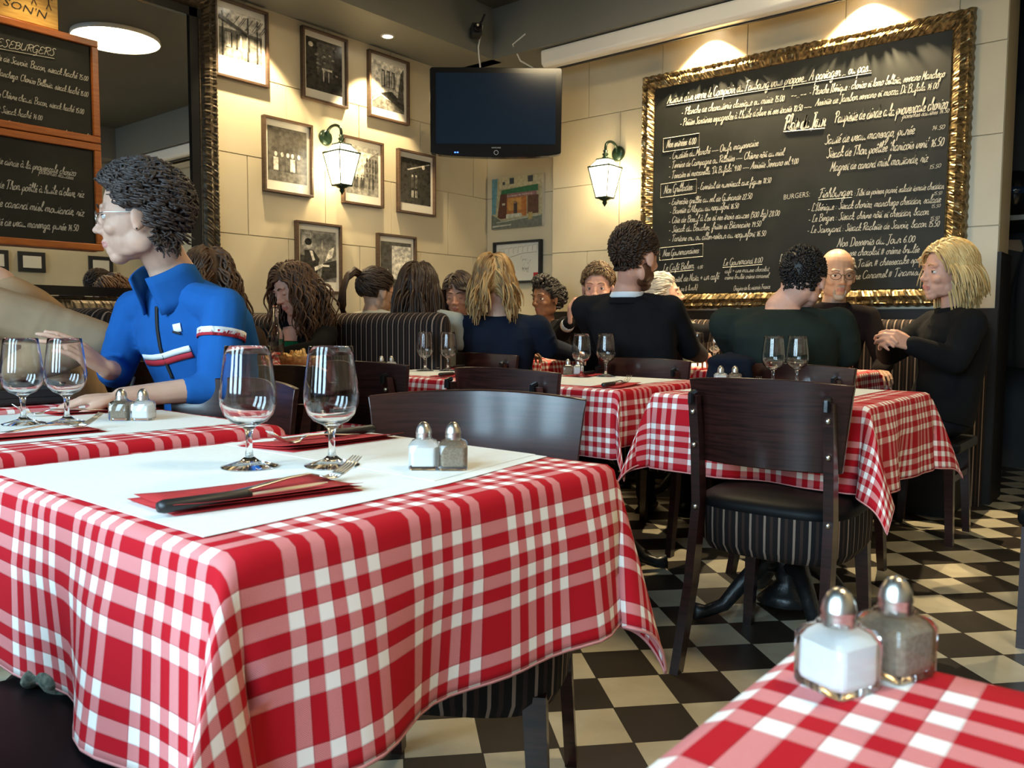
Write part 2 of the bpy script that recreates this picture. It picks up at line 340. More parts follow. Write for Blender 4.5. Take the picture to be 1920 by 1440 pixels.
# ------------------------------------------------------------------ joined handwriting, one chalk stroke per letter part
HW = {'a': (4.6, '3.4,3.4 2,4 .6,3 .4,1 1.4,0 2.8,1.2 3.4,3.6 3.2,1 4,0 5,.8'), 'b': (4.2, '0,.8 2,5 2.6,8 1.8,8.2 1.2,6 1,1 2,0 3.4,1 3.2,3 2.6,3.6 4.4,3.2'), 'c': (3.2, '3,3.2 2,4 .8,3 .6,1 1.6,0 3.4,.8'),
 'd': (4.6, '3.4,3.4 2,4 .6,3 .4,1 1.4,0 2.8,1.2 4.2,8|4.2,8 3.4,1.4 4,0 5,.8'), 'e': (3.2, '0,.8 2,1.8 2.8,3 2,4 .9,3.2 .8,1 1.8,0 3.4,.8'), 'f': (3, '0,.6 2,4 3,7.6 2.2,8.4 1.6,6 1.2,0 .8,-3.6 1.8,-3 1.8,-.4 1.2,.6 3.4,1'),
 'g': (4.4, '3.4,3.4 2,4 .6,3 .4,1 1.4,0 2.8,1.2 3.4,3.6 3,-2.6 1.8,-4 .8,-3 2.4,-.6 4.8,.8'), 'h': (4.6, '0,.6 2,5 2.4,8 1.6,8.2 1,5 1,0|1,2.4 2.4,4 3.4,3.4 3.2,1 4,0 5,.8'), 'i': (2.4, '0,.6 1.2,4 1,1 1.6,0 2.8,.8|1.5,5.8 1.7,6.4'),
 'j': (2.4, '0,.6 1.4,4 1,-3 0,-4 -.6,-3 2.6,.8|1.6,5.8 1.8,6.4'), 'k': (4, '0,.6 2,5 2.4,8 1.6,8.2 1,5 1,0|1,2 3,4 3.2,3 1.4,2.2 3.2,.2 4.4,.8'), 'l': (2.6, '0,.6 2,5 2.4,8 1.6,8.4 1,5 1.2,1 2,0 3,.8'),
 'm': (6, '0,.8 .8,4 .8,0|.8,2.6 2,4 2.8,3.2 2.8,0|2.8,2.6 4,4 4.8,3.2 4.6,1 5.4,0 6.4,.8'), 'n': (4.2, '0,.8 .8,4 .8,0|.8,2.6 2.2,4 3,3.2 2.8,1 3.6,0 4.6,.8'), 'o': (3.8, '2.6,3.8 1.4,3.8 .4,2 1.2,0 2.6,.4 3.2,2.2 2.4,3.8 4,3.2'),
 'p': (4.2, '0,.8 1.2,4 .6,-4|.9,2.6 2.2,4 3.4,3 3,.6 1.4,.2|3,.6 4.4,.8'), 'q': (4.2, '3.4,3.4 2,4 .6,3 .4,1 1.4,0 2.8,1.2 3.4,3.6 3,-4|3,-1 4.6,.8'), 'r': (3.4, '0,.8 1,4.2 1.4,3.4 2.6,3.6 2.4,1 3,0 3.8,.8'), 's': (3, '0,.6 1.8,4.2 2.6,1.4 1.6,0 .4,.6|1.6,0 3.4,.8'),
 't': (2.6, '0,.6 1.6,4 2,7 1.4,1 2,0 3,.8|.4,5 3.2,5.2'), 'u': (4.6, '0,.6 .8,4 .6,1 1.6,0 3,1.4 3.4,4 3.2,1 4,0 5,.8'), 'v': (4, '0,.6 .8,4 1,.4 1.8,0 3.2,2 3.2,3.8 4.4,3.2'), 'w': (5.6, '0,.6 .8,4 .8,.6 1.6,0 2.8,2 2.8,4 2.8,1 3.8,0 5,2 5,3.8 6,3.2'),
 'x': (3.4, '0,.6 1,4 2.6,.2 3.8,.8|3.2,4 .4,0'), 'y': (4.2, '0,.6 .8,4 .8,1 1.8,.2 3,1.6 3.4,4 3,-2.6 1.8,-4 .8,-3 2.4,-.6 4.6,.8'), 'z': (3.2, '0,3.6 2.8,4 .4,.4 3.4,.4'),
 'A': (5.4, '0,0 2,4 3.6,8 4,4 4.4,0|1.2,3 5,3.2'), 'B': (5.2, '1,8 1,0|-.4,7 2,8.4 4.2,7 3.4,4.8 1,4.2 4,4 4.8,1.8 3,0 0,.4'), 'C': (4.8, '4.4,7 3,8.4 1,7 .2,3.6 1.2,.4 3,0 4.8,1.4'), 'D': (5.6, '1,8 1.2,.4 0,.4|0,8 3,8.2 5,5 4,1 1,0'), 'E': (4.6, '4,7.4 2.4,8.4 1,7 1.4,4.8 3,4.4|1.4,4.8 .4,2.6 1,.2 3,0 4.6,1.2'),
 'F': (4.6, '2.4,7.6 2,3 1.4,0 0,.4|0,7 2,8.2 5,8.2|1,4.4 3.8,4.6'), 'G': (5, '4.4,7 3,8.4 1,7 .2,3.6 1.2,.4 3,.2 4.2,3.6 2.6,3.4|4.2,3.6 4,-2 2,-3.6'), 'H': (5.2, '1,8 .6,0|4.2,8.4 3.8,0 4.8,.4|.2,4 4.4,4.4'), 'I': (3, '1.6,8 1.2,0|.4,8 3,8.2|0,0 2.4,0'), 'J': (4, '2.8,8.2 2.6,1 1.4,-1.4 0,0|.8,8 4.4,8.2'), 'L': (4.6, '2.8,7 2.2,8.4 1.2,7 1.2,3 .8,.6 0,.6 1.4,0 4.6,.2'),
 'M': (6, '0,0 1,4 1.2,8 2.8,2 4.6,8.2 4.8,0 5.6,.6'), 'N': (5, '0,0 1,4 1.2,8 3.8,0 4.2,8.4'), 'O': (5, '2.8,8.2 .8,7 0,3.6 1.2,.2 3.4,.4 4.6,4 3.8,7.6 2.2,8.2'), 'P': (4.8, '1.4,8 1,0|-.4,6.4 1.4,8.4 4.4,8 4.6,5.4 1.4,4'), 'R': (5, '1.4,8 1,0|-.4,6.4 1.4,8.4 4.4,8 4.6,5.4 1.4,4|2,4.2 4.6,0'),
 'S': (4.4, '4,7.4 2.8,8.4 1.4,7 3,4.2 3.2,1.2 1.6,0 0,1.2'), 'T': (4.8, '2.4,7.8 2,.6 1,0|0,7 1.6,8.4 5,8.2'), 'U': (5.2, '.4,8 .4,2 2,0 4,2 4.4,8 4.4,0'), 'V': (5, '0,8 2,0 4.4,8.4'),
 '0': (3.6, '1.6,6 .4,4.6 .4,1.4 1.6,0 2.8,1.4 2.8,4.6 1.6,6'), '1': (2.6, '.6,4.6 1.8,6 1.6,0'), '2': (3.6, '.2,5 1.4,6 2.6,4.8 .2,0 3,.2'), '3': (3.4, '.2,5.6 2.4,5.6 1.2,3.4 2.8,1.6 1.2,0 0,.8'), '4': (3.8, '2,6 .2,2 3.2,2.2|2.2,3.8 2,-.4'), '5': (3.4, '2.8,6 .8,6 .6,3.6 2.6,3 2.2,.4 0,.4'),
 '6': (3.6, '2.4,6 .6,3.6 .4,1 1.8,0 2.8,1.4 1.6,3 .6,2'), '7': (3.4, '0,6 3,6 1,0'), '8': (3.6, '1.6,3.2 .4,4.8 1.6,6 2.8,4.8 .4,1.4 1.6,0 2.8,1.4 1.6,3.2'), '9': (3.6, '2.6,4.4 1.4,3.2 .4,4.6 1.6,6 2.8,4.8 2.2,0'),
 '.': (1.6, '.4,0 .8,.4'), ',': (1.8, '.8,.4 .2,-1.2'), '-': (3, '.2,2 2.4,2.2'), ':': (2, '.8,.6 1,1|1,3 1.2,3.4'), "'": (1.4, '.8,7.6 .4,6'), '"': (2, '.6,7.6 .4,6|1.4,7.6 1.2,6'), '(': (2.4, '2,8 .6,4 1.6,-1.4'), ')': (2.4, '.6,8 1.8,4 .2,-1.4'), '+': (4, '0,3 3.4,3|1.7,4.8 1.7,1.2'),
 '#': (4, '1,6 .6,0|2.6,6 2.2,0|0,4 3.4,4.2|0,2 3.4,2.2'), '&': (4.6, '4,0 1,5 1.6,7 2.6,6 .4,2 1,0 2.6,.4 4,3'), ' ': (2.6, '')}
ACC = {'é': ('e', '1.6,5.4 3,7'), 'è': ('e', '1.2,7 2.4,5.4'), 'ê': ('e', '1,5.4 2,6.8 3,5.4'), 'ô': ('o', '1,5.2 2,6.6 3,5.2'), 'ç': ('c', '1.8,0 2.2,-1.2 1.2,-2'), 'à': ('a', '1.2,7 2.6,5.4')}
def put_script(s, p0, p1, h, normal, m, parent, name='menu_line', wt=0.42, seed=0):
    rn = random.Random(len(s)+seed); strokes = []; x = 0.0
    for ch_ in s:
        extra = None
        if ch_ in ACC: ch_, extra = ACC[ch_]
        adv, g_ = HW.get(ch_, HW[' ']); dy = rn.uniform(-.25, .25); sc = rn.uniform(.93, 1.07)
        for part in (g_+('|'+extra if extra else '')).split('|'):
            if not part: continue
            pts = [tuple(float(v) for v in q.split(',')) for q in part.split()]
            strokes.append([(x+a*sc+0.30*b_*sc, b_*sc+dy) for a, b_ in pts])
        x += adv*sc
    p0 = Vector(p0); p1 = Vector(p1); X = p1-p0; w = X.length; X.normalize(); N = Vector(normal).normalized(); Y = N.cross(X).normalized(); kx = w/x; ky = h/8.2; mb = MB()
    for st in strokes:
        n = len(st); P = []
        for i in range(n-1):
            a = st[max(i-1, 0)]; b_ = st[i]; c = st[i+1]; d = st[min(i+2, n-1)]; q = 3 if n > 2 else 1
            for k in range(q):
                t = k/q; P.append(tuple(0.5*(2*b_[j]+(c[j]-a[j])*t+(2*a[j]-5*b_[j]+4*c[j]-d[j])*t*t+(3*b_[j]-a[j]-3*c[j]+d[j])*t**3) for j in (0, 1)))
        P.append(st[-1]); W3 = [p0+X*(u*kx)+Y*(v*ky) for u, v in P]; hw = wt*ky/2*1.15; vs = []; m_ = len(W3)
        for i in range(m_):
            tn = (W3[min(i+1, m_-1)]-W3[max(i-1, 0)]); tn = tn.normalized() if tn.length > 1e-7 else X; sd = N.cross(tn)
            vs += [W3[i]-sd*hw, W3[i]+sd*hw]
        mb.add(vs, [(2*i, 2*i+2, 2*i+3, 2*i+1) for i in range(m_-1)])
    return mb.build(name, m, parent)

# menu writing: text, start (y, z), end (y, z), letter height, 1 underlined / 2 heavy / 3 boxed
MENU=[
("Autour d'un verre le Comptoir du Faubourg vous propose... A partager ... ou pas...", 2.889, 2.518, 1.538, 2.487, 0.054, 1),
('- Planche de charcuterie classique ou mixte 15.00', 2.777, 2.424, 2.06, 2.40, 0.043, 0),
('--..--', 2.02, 2.408, 1.921, 2.405, 0.043, 0),
('- Planche Ibérique : chorizo et lomo bellota, serrano Manchego', 1.902, 2.408, 1.146, 2.381, 0.042, 0),
("- Petites Sardines espagnoles à l'huile d'olive et ses toasts 10.50 ----", 2.787, 2.351, 1.886, 2.322, 0.043, 0),
('Assiette de Jambon serrano et mozza Di Bufala 14.00', 1.864, 2.337, 1.176, 2.323, 0.039, 0),
('Plats du Jour', 2.057, 2.221, 1.801, 2.206, 0.073, 2),
('Paupiette de dinde a la provençale chorizo', 1.744, 2.217, 1.125, 2.206, 0.06, 0),
('pommes sautées 14.50', 1.36, 2.184, 1.116, 2.182, 0.027, 0),
('Sauté de veau marengo, purée', 1.798, 2.097, 1.292, 2.09, 0.051, 0),
('14.50', 1.203, 2.095, 1.135, 2.094, 0.027, 0),
("Steack de Thon poêllée 'haricots vert' 16.50", 1.785, 2.013, 1.136, 2.003, 0.051, 0),
('Magret de canard miel moutarde, riz', 1.76, 1.93, 1.215, 1.922, 0.048, 0),
('15.50', 1.208, 1.879, 1.145, 1.884, 0.024, 0),
('Nos entrées: 6.00', 2.887, 2.217, 2.664, 2.216, 0.047, 3),
('- Crudités du Marché ---- Oeufs, mayonnaise', 2.864, 2.134, 2.223, 2.144, 0.04, 0),
('- Terrine de Campagne ou Rillettes ---- Chèvre rôti au miel', 2.867, 2.073, 2.052, 2.065, 0.04, 0),
('- Tomates et mozzarella "Di Bufala" 9.00 ---- Assiette Serrano sel 9.00', 2.866, 2.004, 1.959, 2.001, 0.04, 0),
('Nos Grillades:', 2.901, 1.905, 2.677, 1.912, 0.048, 3),
('- Eventail de rumsteack aux figues 18.50', 2.645, 1.905, 2.131, 1.901, 0.039, 0),
('- Entrecôte grillée au sel de Guérande 22.50', 2.862, 1.824, 2.256, 1.812, 0.04, 0),
("- Bavette d'Aloyau au roquefort 16.50", 2.852, 1.761, 2.346, 1.759, 0.04, 0),
("- Côte de Boeuf à l'os et ses trois sauces (500 kg) 28.00", 2.859, 1.696, 2.069, 1.688, 0.04, 0),
('- Steack du Boucher, frites et Béarnaise 19.50', 2.858, 1.634, 2.19, 1.63, 0.04, 0),
('- Tartare cru ou aller-retour au roquefort 16.50', 2.856, 1.571, 2.156, 1.567, 0.04, 0),
('Nos Gourmandises:', 2.9, 1.47, 2.619, 1.482, 0.041, 3),
('Le Café Belem', 2.898, 1.37, 2.66, 1.379, 0.041, 1),
('4.00', 2.632, 1.374, 2.593, 1.376, 0.025, 0),
('Une pastel de Nata + un café', 2.897, 1.288, 2.474, 1.301, 0.041, 0),
('(soupe & lunch)', 2.799, 1.223, 2.629, 1.233, 0.033, 0),
('Le Gourmand 8.00', 2.446, 1.388, 2.173, 1.397, 0.039, 1),
('café + une mousse chocolat', 2.433, 1.338, 2.129, 1.341, 0.028, 0),
('crème brulée crème caramel', 2.432, 1.296, 2.128, 1.3, 0.028, 0),
('Origine de la viande France', 2.366, 1.22, 2.118, 1.229, 0.028, 0),
("Le P'tit Gourmand", 2.06, 1.399, 1.824, 1.408, 0.037, 1),
('1 café + 1 mousse', 2.052, 1.345, 1.839, 1.353, 0.03, 0),
('BURGERS:', 2.044, 1.786, 1.879, 1.791, 0.033, 0),
('Fishburger', 1.826, 1.776, 1.626, 1.773, 0.049, 1),
(': Filet de poisson panné, salade tomate cheddar', 1.613, 1.769, 1.127, 1.764, 0.035, 0),
('15.50', 1.178, 1.731, 1.134, 1.732, 0.021, 0),
("- L'Ibérique : Steack chorizo, manchego cheddar, salade", 1.89, 1.7, 1.14, 1.689, 0.039, 0),
('15.50', 1.189, 1.66, 1.139, 1.662, 0.021, 0),
('- Le Berger : Steack, chèvre rôti et cheddar, bacon', 1.884, 1.634, 1.199, 1.625, 0.039, 0),
('15.50', 1.192, 1.592, 1.142, 1.594, 0.021, 0),
('- Le Savoyard : Steack Raclette de Savoie, bacon 15.50', 1.889, 1.566, 1.141, 1.555, 0.039, 0),
('Nos Desserts du Jour 6.00', 1.704, 1.47, 1.266, 1.476, 0.045, 0),
('Mousse chocolat # crème brulée', 1.689, 1.412, 1.241, 1.414, 0.039, 0),
('Tarte Tatin # cheesecake spéculos', 1.677, 1.34, 1.161, 1.359, 0.039, 0),
('Crème Caramel # Tiramisu', 1.659, 1.269, 1.228, 1.286, 0.039, 0)]
SLATE=[
('NOS CHEESEBURGERS', 1.403, 2.326, 1.842, 2.352, 0.032, 1, 0),
('arte de Savoie. Bacon, steack haché 15.00', 1.549, 2.268, 2.006, 2.263, 0.031, 0, 0),
('Manchego. Chorizo Bellotta. steack haché 15.00', 1.569, 2.195, 2.004, 2.18, 0.031, 0, 0),
('e de Chèvre chaud. Bacon, steack haché 15.00', 1.547, 2.093, 1.979, 2.086, 0.031, 0, 0),
('et Steack haché 14.00', 1.559, 2.016, 1.772, 2.014, 0.031, 0, 0),
('tomate, oignon rouge, sauce, salade, steack)', 1.562, 1.971, 2.005, 1.964, 0.021, 0, 0),
('e de dinde à la provençale chorizo', 1.536, 1.766, 1.928, 1.755, 0.036, 0, 1),
('pommes sautées', 1.746, 1.745, 1.914, 1.736, 0.024, 0, 1),
("k de Thon poêllé à huile d'olive, riz", 1.532, 1.647, 1.966, 1.649, 0.039, 0, 1),
('et de canard miel moutarde, riz', 1.505, 1.559, 1.963, 1.55, 0.041, 0, 1),
('Sauté de veau marengo, purée 14.50', 1.502, 1.464, 1.933, 1.469, 0.039, 0, 1)]

# ================================================================== THE ROOM
LW = 4.65      # picture wall at y = LW
RW = 5.20      # chalkboard wall at x = RW
def tile_uv(x, y):
    dx, dy = x-3.55172875, y-0.94201795
    i = (dx*0.74139474 - dy*0.67106917)/0.18; j = (-dx*0.67106917 - dy*0.74139474)/0.18
    return (i+40, j+40)
b = MB(); c4 = [(-2, -1.4), (7.6, -1.4), (7.6, 4.9), (-2, 4.9)]
b.add([(x, y, 0) for x, y in c4], [(0, 1, 2, 3)], 0, [[tile_uv(x, y) for x, y in c4]]); struct(b.build('floor', M['floor']))
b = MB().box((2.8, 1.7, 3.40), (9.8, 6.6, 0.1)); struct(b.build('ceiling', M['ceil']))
def panels(b, plane, at, a0, a1, rows, joints, face):
    """block facing panels with bevelled joints. plane 'y' or 'x'; face = direction of the visible side"""
    for k in range(len(rows)-1):
        z0, z1 = rows[k], rows[k+1]; js = [a0]+[j for j in joints[k] if a0 < j < a1]+[a1]
        for q in range(len(js)-1):
            s, e = js[q], js[q+1]; g = 0.0035; d = 0.010
            for (lo, hi) in (((s, z0), (e, z1)),):
                def P(a, z, dep): return (a, at-face*0+dep*(-face), z) if plane == 'y' else (at+dep*(-face), a, z)
                o = [P(lo[0]+0.001, lo[1]+0.001, d), P(hi[0]-0.001, lo[1]+0.001, d), P(hi[0]-0.001, hi[1]-0.001, d), P(lo[0]+0.001, hi[1]-0.001, d)]
                i = [P(lo[0]+g, lo[1]+g, 0), P(hi[0]-g, lo[1]+g, 0), P(hi[0]-g, hi[1]-g, 0), P(lo[0]+g, hi[1]-g, 0)]
                b.add(o+i, [(4, 5, 6, 7)]+[(n, (n+1) % 4, (n+1) % 4+4, n+4) for n in range(4)])
    return b
rows = [1.05, 1.545, 2.04, 2.535, 2.99]
ja = [2.69+0.605*k for k in range(-8, 5)]; jb = [2.39+0.605*k for k in range(-8, 5)]
b = MB(); panels(b, 'y', LW, -2, 5.30, rows, [ja, jb, ja, jb], -1)
b.box((1.65, LW+0.065, 1.7), (7.3, 0.11, 3.4)); struct(b.build('wall_left', M['wall']))
struct(MB().box((1.65, LW+0.02, 0.525), (7.3, 0.06, 1.05)).build('trim_1', M['dado']))
va = [1.09+0.62*k for k in range(-1, 7)]; vb = [0.81+0.62*k for k in range(-1, 7)]
b = MB(); panels(b, 'x', RW, 0.85, 3.90, [1.09]+rows[1:], [va, vb, vb, va], -1)
b.box((RW+0.16, 2.375, 1.7), (0.30, 3.05, 3.4)); struct(b.build('wall_right', M['wall']))
struct(MB().box((RW+0.10, 2.37, 0.545), (0.24, 3.07, 1.09)).build('trim_2', M['dado']))
b = MB(); panels(b, 'x', 5.28, 3.90, LW, [1.05]+rows[1:], [[], [], [], []], -1)
b.box((5.40, 4.275, 1.7), (0.22, 0.75, 3.4)); struct(b.build('wall_corner', M['wall']))
struct(MB().box((5.36, 4.275, 0.52), (0.2, 0.76, 1.04)).build('trim_3', M['dado']))
# lowered ceiling strips along both walls
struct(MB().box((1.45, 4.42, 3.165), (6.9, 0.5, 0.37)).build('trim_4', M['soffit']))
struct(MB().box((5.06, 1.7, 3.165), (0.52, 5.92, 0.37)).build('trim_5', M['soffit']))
# the rest of the room behind the camera: seen in the mirror and in reflections
struct(MB().box((1.9, -1.45, 1.7), (7.8, 0.1, 3.4)).build('wall_front', M['wall']))
struct(MB().box((1.9, -1.39, 0.5), (7.8, 0.04, 1.0)).build('trim_6', M['dado']))
struct(MB().box((5.46, -0.42, 1.7), (0.12, 1.86, 3.4)).build('wall_side', M['wall']))
b = MB()
for c, d in (((-2.05, 1.7, 0.35), (0.1, 6.6, 0.7)), ((-2.05, 1.7, 3.1), (0.1, 6.6, 0.7)), ((-2.05, -1.1, 1.7), (0.1, 0.7, 2.1)), ((-2.05, 3.8, 1.7), (0.1, 2.3, 2.1))): b.box(c, d)
struct(b.build('wall_back', M['wall']))
b = MB()
for y in (-0.75, 0.35, 1.45, 2.6): b.box((-2.0, y, 1.75), (0.06, 0.07, 2.1))
for z in (0.72, 2.3, 2.76): b.box((-2.0, 0.93, z), (0.06, 3.4, 0.06))
struct(b.build('window_1', M['blackmatte']))
# dark cloakroom recess past the end of the chalkboard wall
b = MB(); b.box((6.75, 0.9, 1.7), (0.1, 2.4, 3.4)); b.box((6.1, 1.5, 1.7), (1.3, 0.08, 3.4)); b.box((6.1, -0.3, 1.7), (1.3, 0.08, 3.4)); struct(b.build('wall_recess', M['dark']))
struct(MB().box((RW+0.15, 0.842, 0.70), (0.32, 0.02, 1.4)).build('trim_7', M['dado']))
# ------------------------------------------------------------------ mirror
def ornate_frame(b, x0, x1, z0, z1, w, depth, period=0.06, mi=0, amp=0.012, prof=None, edge_amp=0.006):
    """frame in local X-Z plane, face towards -Y; relief is real geometry"""
    prof = prof or [(0, 0), (0.06, 0.7), (0.16, 0.95), (0.3, 0.75), (0.5, 1.0), (0.72, 0.72), (0.86, 0.42), (0.93, 0.5), (1.0, 0.3), (1.0, 0.0)]
    corners = [(x0, z0, 1, 1), (x1, z0, -1, 1), (x1, z1, -1, -1), (x0, z1, 1, -1)]
    for k in range(4):
        ax, az, ix, iz = corners[k]; bx, bz, jx, jz = corners[(k+1) % 4]
        L = math.hypot(bx-ax, bz-az); n = max(8, int(L/0.011)); vs = []; fs = []; m = len(prof)
        for i in range(n+1):
            t = i/n
            for q, (s, d) in enumerate(prof):
                px = (ax+ix*w*s)*(1-t)+(bx+jx*w*s)*t; pz = (az+iz*w*s)*(1-t)+(bz+jz*w*s)*t
                ph = 2*PI*t*L/period
                relief = amp*(math.sin(ph+3.5*s*PI)*math.sin(ph*0.5+s*5)+0.45*math.sin(ph*2.3+q*1.7)) if 0.1 < s < 0.8 else 0.0
                dd = depth*d+relief
                if q <= 1:
                    wob = edge_amp*math.sin(ph*1.3); nx, nz = ((0, -iz) if k % 2 == 0 else (-ix, 0)); px += nx*wob; pz += nz*wob
                vs.append((px, -dd, pz))
        for i in range(n):
            for q in range(m-1): fs.append((i*m+q, (i+1)*m+q, (i+1)*m+q+1, i*m+q+1))
        b.add(vs, fs, mi)
    return b
t = thing('wall_mirror', 'tall wall mirror in an ornate dark gilt frame behind the person in the blue jacket', 'mirror', (0, LW-0.003, 0))
ornate_frame(MB(), -0.6, 2.785, 1.0, 2.96, 0.125, 0.045, 0.035, amp=0.003, edge_amp=0.003).build('frame', M['giltdark'], t)
b = MB()
for c, d in (((1.1, -0.012, 1.155), (3.2, 0.024, 0.05)), ((2.635, -0.012, 1.99), (0.05, 0.024, 1.7)), ((-0.45, -0.012, 1.99), (0.05, 0.024, 1.7)), ((1.1, -0.012, 2.81), (3.2, 0.024, 0.05))): b.box(c, d)
b.build('inner_slip', M['black'], t)
MB().box((1.09, -0.004, 1.98), (3.15, 0.008, 1.78)).build('mirror_glass', M['mirror'], t)
# ------------------------------------------------------------------ boards in front of the mirror
SL = [l for l in SLATE]
def slate(z0, z1, label, k):
    t = thing('menu_slate', label, 'chalkboard', (1.35, 4.60, (z0+z1)/2)); h = z1-z0; w = 1.42
    MB().box((0, 0.004, 0), (w-0.06, 0.02, h-0.05)).build('board', M['slate'], t)
    b = MB()
    for c, d in (((0, 0, h/2-0.018), (w, 0.045, 0.036)), ((0, 0, -h/2+0.018), (w, 0.045, 0.036)), ((w/2-0.018, 0, 0), (0.036, 0.045, h-0.072)), ((-w/2+0.018, 0, 0), (0.036, 0.045, h-0.072))): b.box(c, d)
    b.build('frame', M['orange'], t, bevel=0.004)
    for s, xa, za, xb, zb, hh, u, kk in SL:
        if kk != k: continue
        o = Vector(t.location); put_script(s, Vector((xa, 4.5895, za))-o, Vector((xb, 4.5895, zb))-o, hh*1.1, (0, -1, 0), M['chalk'], t, wt=0.6)
        if u: MB().tube([Vector((xa, 4.592, za-0.012))-o, Vector((xb, 4.592, zb-0.012))-o], 0.0015, 4).build('underline', M['chalk'], t)
    return t
slate(1.945, 2.483, 'upper orange-framed menu slate listing burgers, in front of the mirror', 0)
slate(1.372, 1.94, 'lower orange-framed menu slate with the hot dishes, just under the burger slate', 1)
t = thing('wooden_sign', 'yellow pine sign with hand-drawn figures standing on top of the burger slate', 'sign', (1.45, 4.60, 2.66))
MB().box((0, 0, 0), (0.83, 0.03, 0.35)).build('plank', M['pine'], t, bevel=0.004)
put_text('RE', (0.06, -0.0165, -0.112), (0.13, -0.0165, -0.117), 0.032, (0, -1, 0), M['blackmatte'], t, 'lettering', 0)
put_text("SON'N", (0.16, -0.0165, -0.12), (0.36, -0.0165, -0.135), 0.038, (0, -1, 0), M['blackmatte'], t, 'lettering', 0.2)
b = MB()
for q, x in enumerate((0.06, 0.14, 0.22, 0.30, 0.37)):
    z = -0.03-0.006*q; y = -0.017
    b.ell((x, y, z+0.055), (0.010, 0.002, 0.012), n=10, h=6); b.tube([(x, y, z+0.045), (x, y, z)], 0.0025, 4)
    b.tube([(x-0.018, y, z+0.02), (x, y, z+0.036), (x+0.018, y, z+0.02)], 0.002, 4); b.tube([(x-0.012, y, z-0.03), (x, y, z), (x+0.012, y, z-0.03)], 0.0022, 4)
b.build('drawn_figures', M['blackmatte'], t)
# ------------------------------------------------------------------ big chalkboard
t = thing('menu_chalkboard', 'huge chalkboard menu in an ornate gold frame on the right wall', 'chalkboard', (RW-0.004, 0, 0))
inv = None
fr = ornate_frame(MB(), -3.09, -1.005, 1.105, 2.735, 0.125, 0.060, 0.07, amp=0.007, edge_amp=0.003).build('frame', M['gilt'], t, smooth=False); fr.rotation_euler = (0, 0, R(-90))
MB().box((-0.02, 2.05, 1.92), (0.03, 1.87, 1.42)).build('board', M['slate'], t)
MX = -0.0365
for s, ya, za, yb, zb, h, m in MENU:
    o = put_text(s, (MX, ya, za), (MX, yb, zb), h, (-1, 0, 0), M['chalk'], t, shear=0.1, thin=-0.012) if s == 'BURGERS:' else put_script(s, (MX, ya, za), (MX, yb, zb), h*1.15, (-1, 0, 0), M['chalk'], t, wt=0.8 if m == 2 else 0.5)
    if m in (1, 2): MB().tube([(MX, ya, za-0.012), (MX, yb, zb-0.012)], 0.0014 if m == 1 else 0.003, 4).build('underline', M['chalk'], o)
    if m == 3:
        a, c = ya+0.025, yb-0.025; MB().tube([(MX, a, za-0.025), (MX, c, zb-0.025), (MX, c, zb+h+0.02), (MX, a, za+h+0.02)], 0.0016, 4, closed=True).build('ruled_box', M['chalk'], o)
# ------------------------------------------------------------------ framed prints
def polyart(name, w, h, polys, m, parent, y=-0.001, nx=1):
    """flat picture: list of (points 0..1, colour) drawn one over the other"""
    v = []; f = []; cl = []
    for k, (pts, c) in enumerate(polys):
        o = len(v); v += [((p[0]-0.5)*w, y-0.00025*k, (p[1]-0.5)*h) for p in pts]; f.append(tuple(range(o, o+len(pts)))); cl.append(c if hasattr(c, '__len__') else (c*1.06, c, c*0.86))
    me = bpy.data.meshes.new(name); me.from_pydata(v, [], f); me.materials.append(m)
    a = me.color_attributes.new('paint', 'FLOAT_COLOR', 'CORNER'); k = 0
    for p in me.polygons:
        for q in range(p.loop_total): a.data[k].color = (*cl[p.index], 1); k += 1
    o = bpy.data.objects.new(name, me); COL.objects.link(o); o.parent = parent; return o
def rc(x0, y0, x1, y1): return [(x0, y0), (x1, y0), (x1, y1), (x0, y1)]
def ovl(x, y, rx, ry, n=10): return [(x+rx*math.cos(2*PI*i/n), y+ry*math.sin(2*PI*i/n)) for i in range(n)]
rnd = random.Random(3)
def art_trees():
    P = [(rc(0, 0, 1, 1), .42), (rc(0, .0, 1, .16), .5), (rc(0, .16, 1, .38), .16), (rc(0, .38, 1, .66), .10)]
    for i in range(14): x = rnd.random(); P.append((rc(x, .34, x+.035, .6), rnd.choice((.03, .3, .4))))
    for x in (.08, .66, .88): P.append(([(x-.02, .18), (x+.02, .18), (x+.012, .95), (x-.012, .95)], .03))
    for i in range(12): x = rnd.random(); P.append(([(x, .7), (x+.03, .72), (x+.2, .93), (x+.18, .94)], .12))
    P.append(([(0, .8), (.7, .6), (.7, .64), (0, .88)], .06)); return P
def art_cafe():
    P = [(rc(0, 0, 1, 1), .025), (rc(.3, .3, .75, .95), .06)]
    for i in range(16): x = .2+.6*rnd.random(); y = .3+.6*rnd.random(); P.append((rc(x, y, x+.07, y+.035), rnd.choice((.2, .35, .12))))
    P += [(rc(.45, .2, .48, .42), .45), (rc(.6, .2, .62, .4), .4), (rc(.42, .42, .7, .46), .5), (ovl(.12, .86, .07, .05), .4)]; return P
def art_street():
    P = [(rc(0, 0, 1, 1), .6), ([(0, 0), (1, 0), (1, .1), (0, .35)], .12), ([(.25, .33), (1, .05), (1, .2), (.6, .42)], .04), (rc(.28, .45, .75, .75), .3)]
    for x in (.3, .45, .6): P += [(rc(x, .48, x+.1, .84), .1), (rc(x+.02, .5, x+.05, .8), .5)]
    P += [([(.78, .25), (.98, .2), (.98, .98), (.88, .85)], .08)]
    for i in range(8): P.append((rc(.02+.03*i, .12+.02*i, .04+.03*i, .3), .3))
    return P
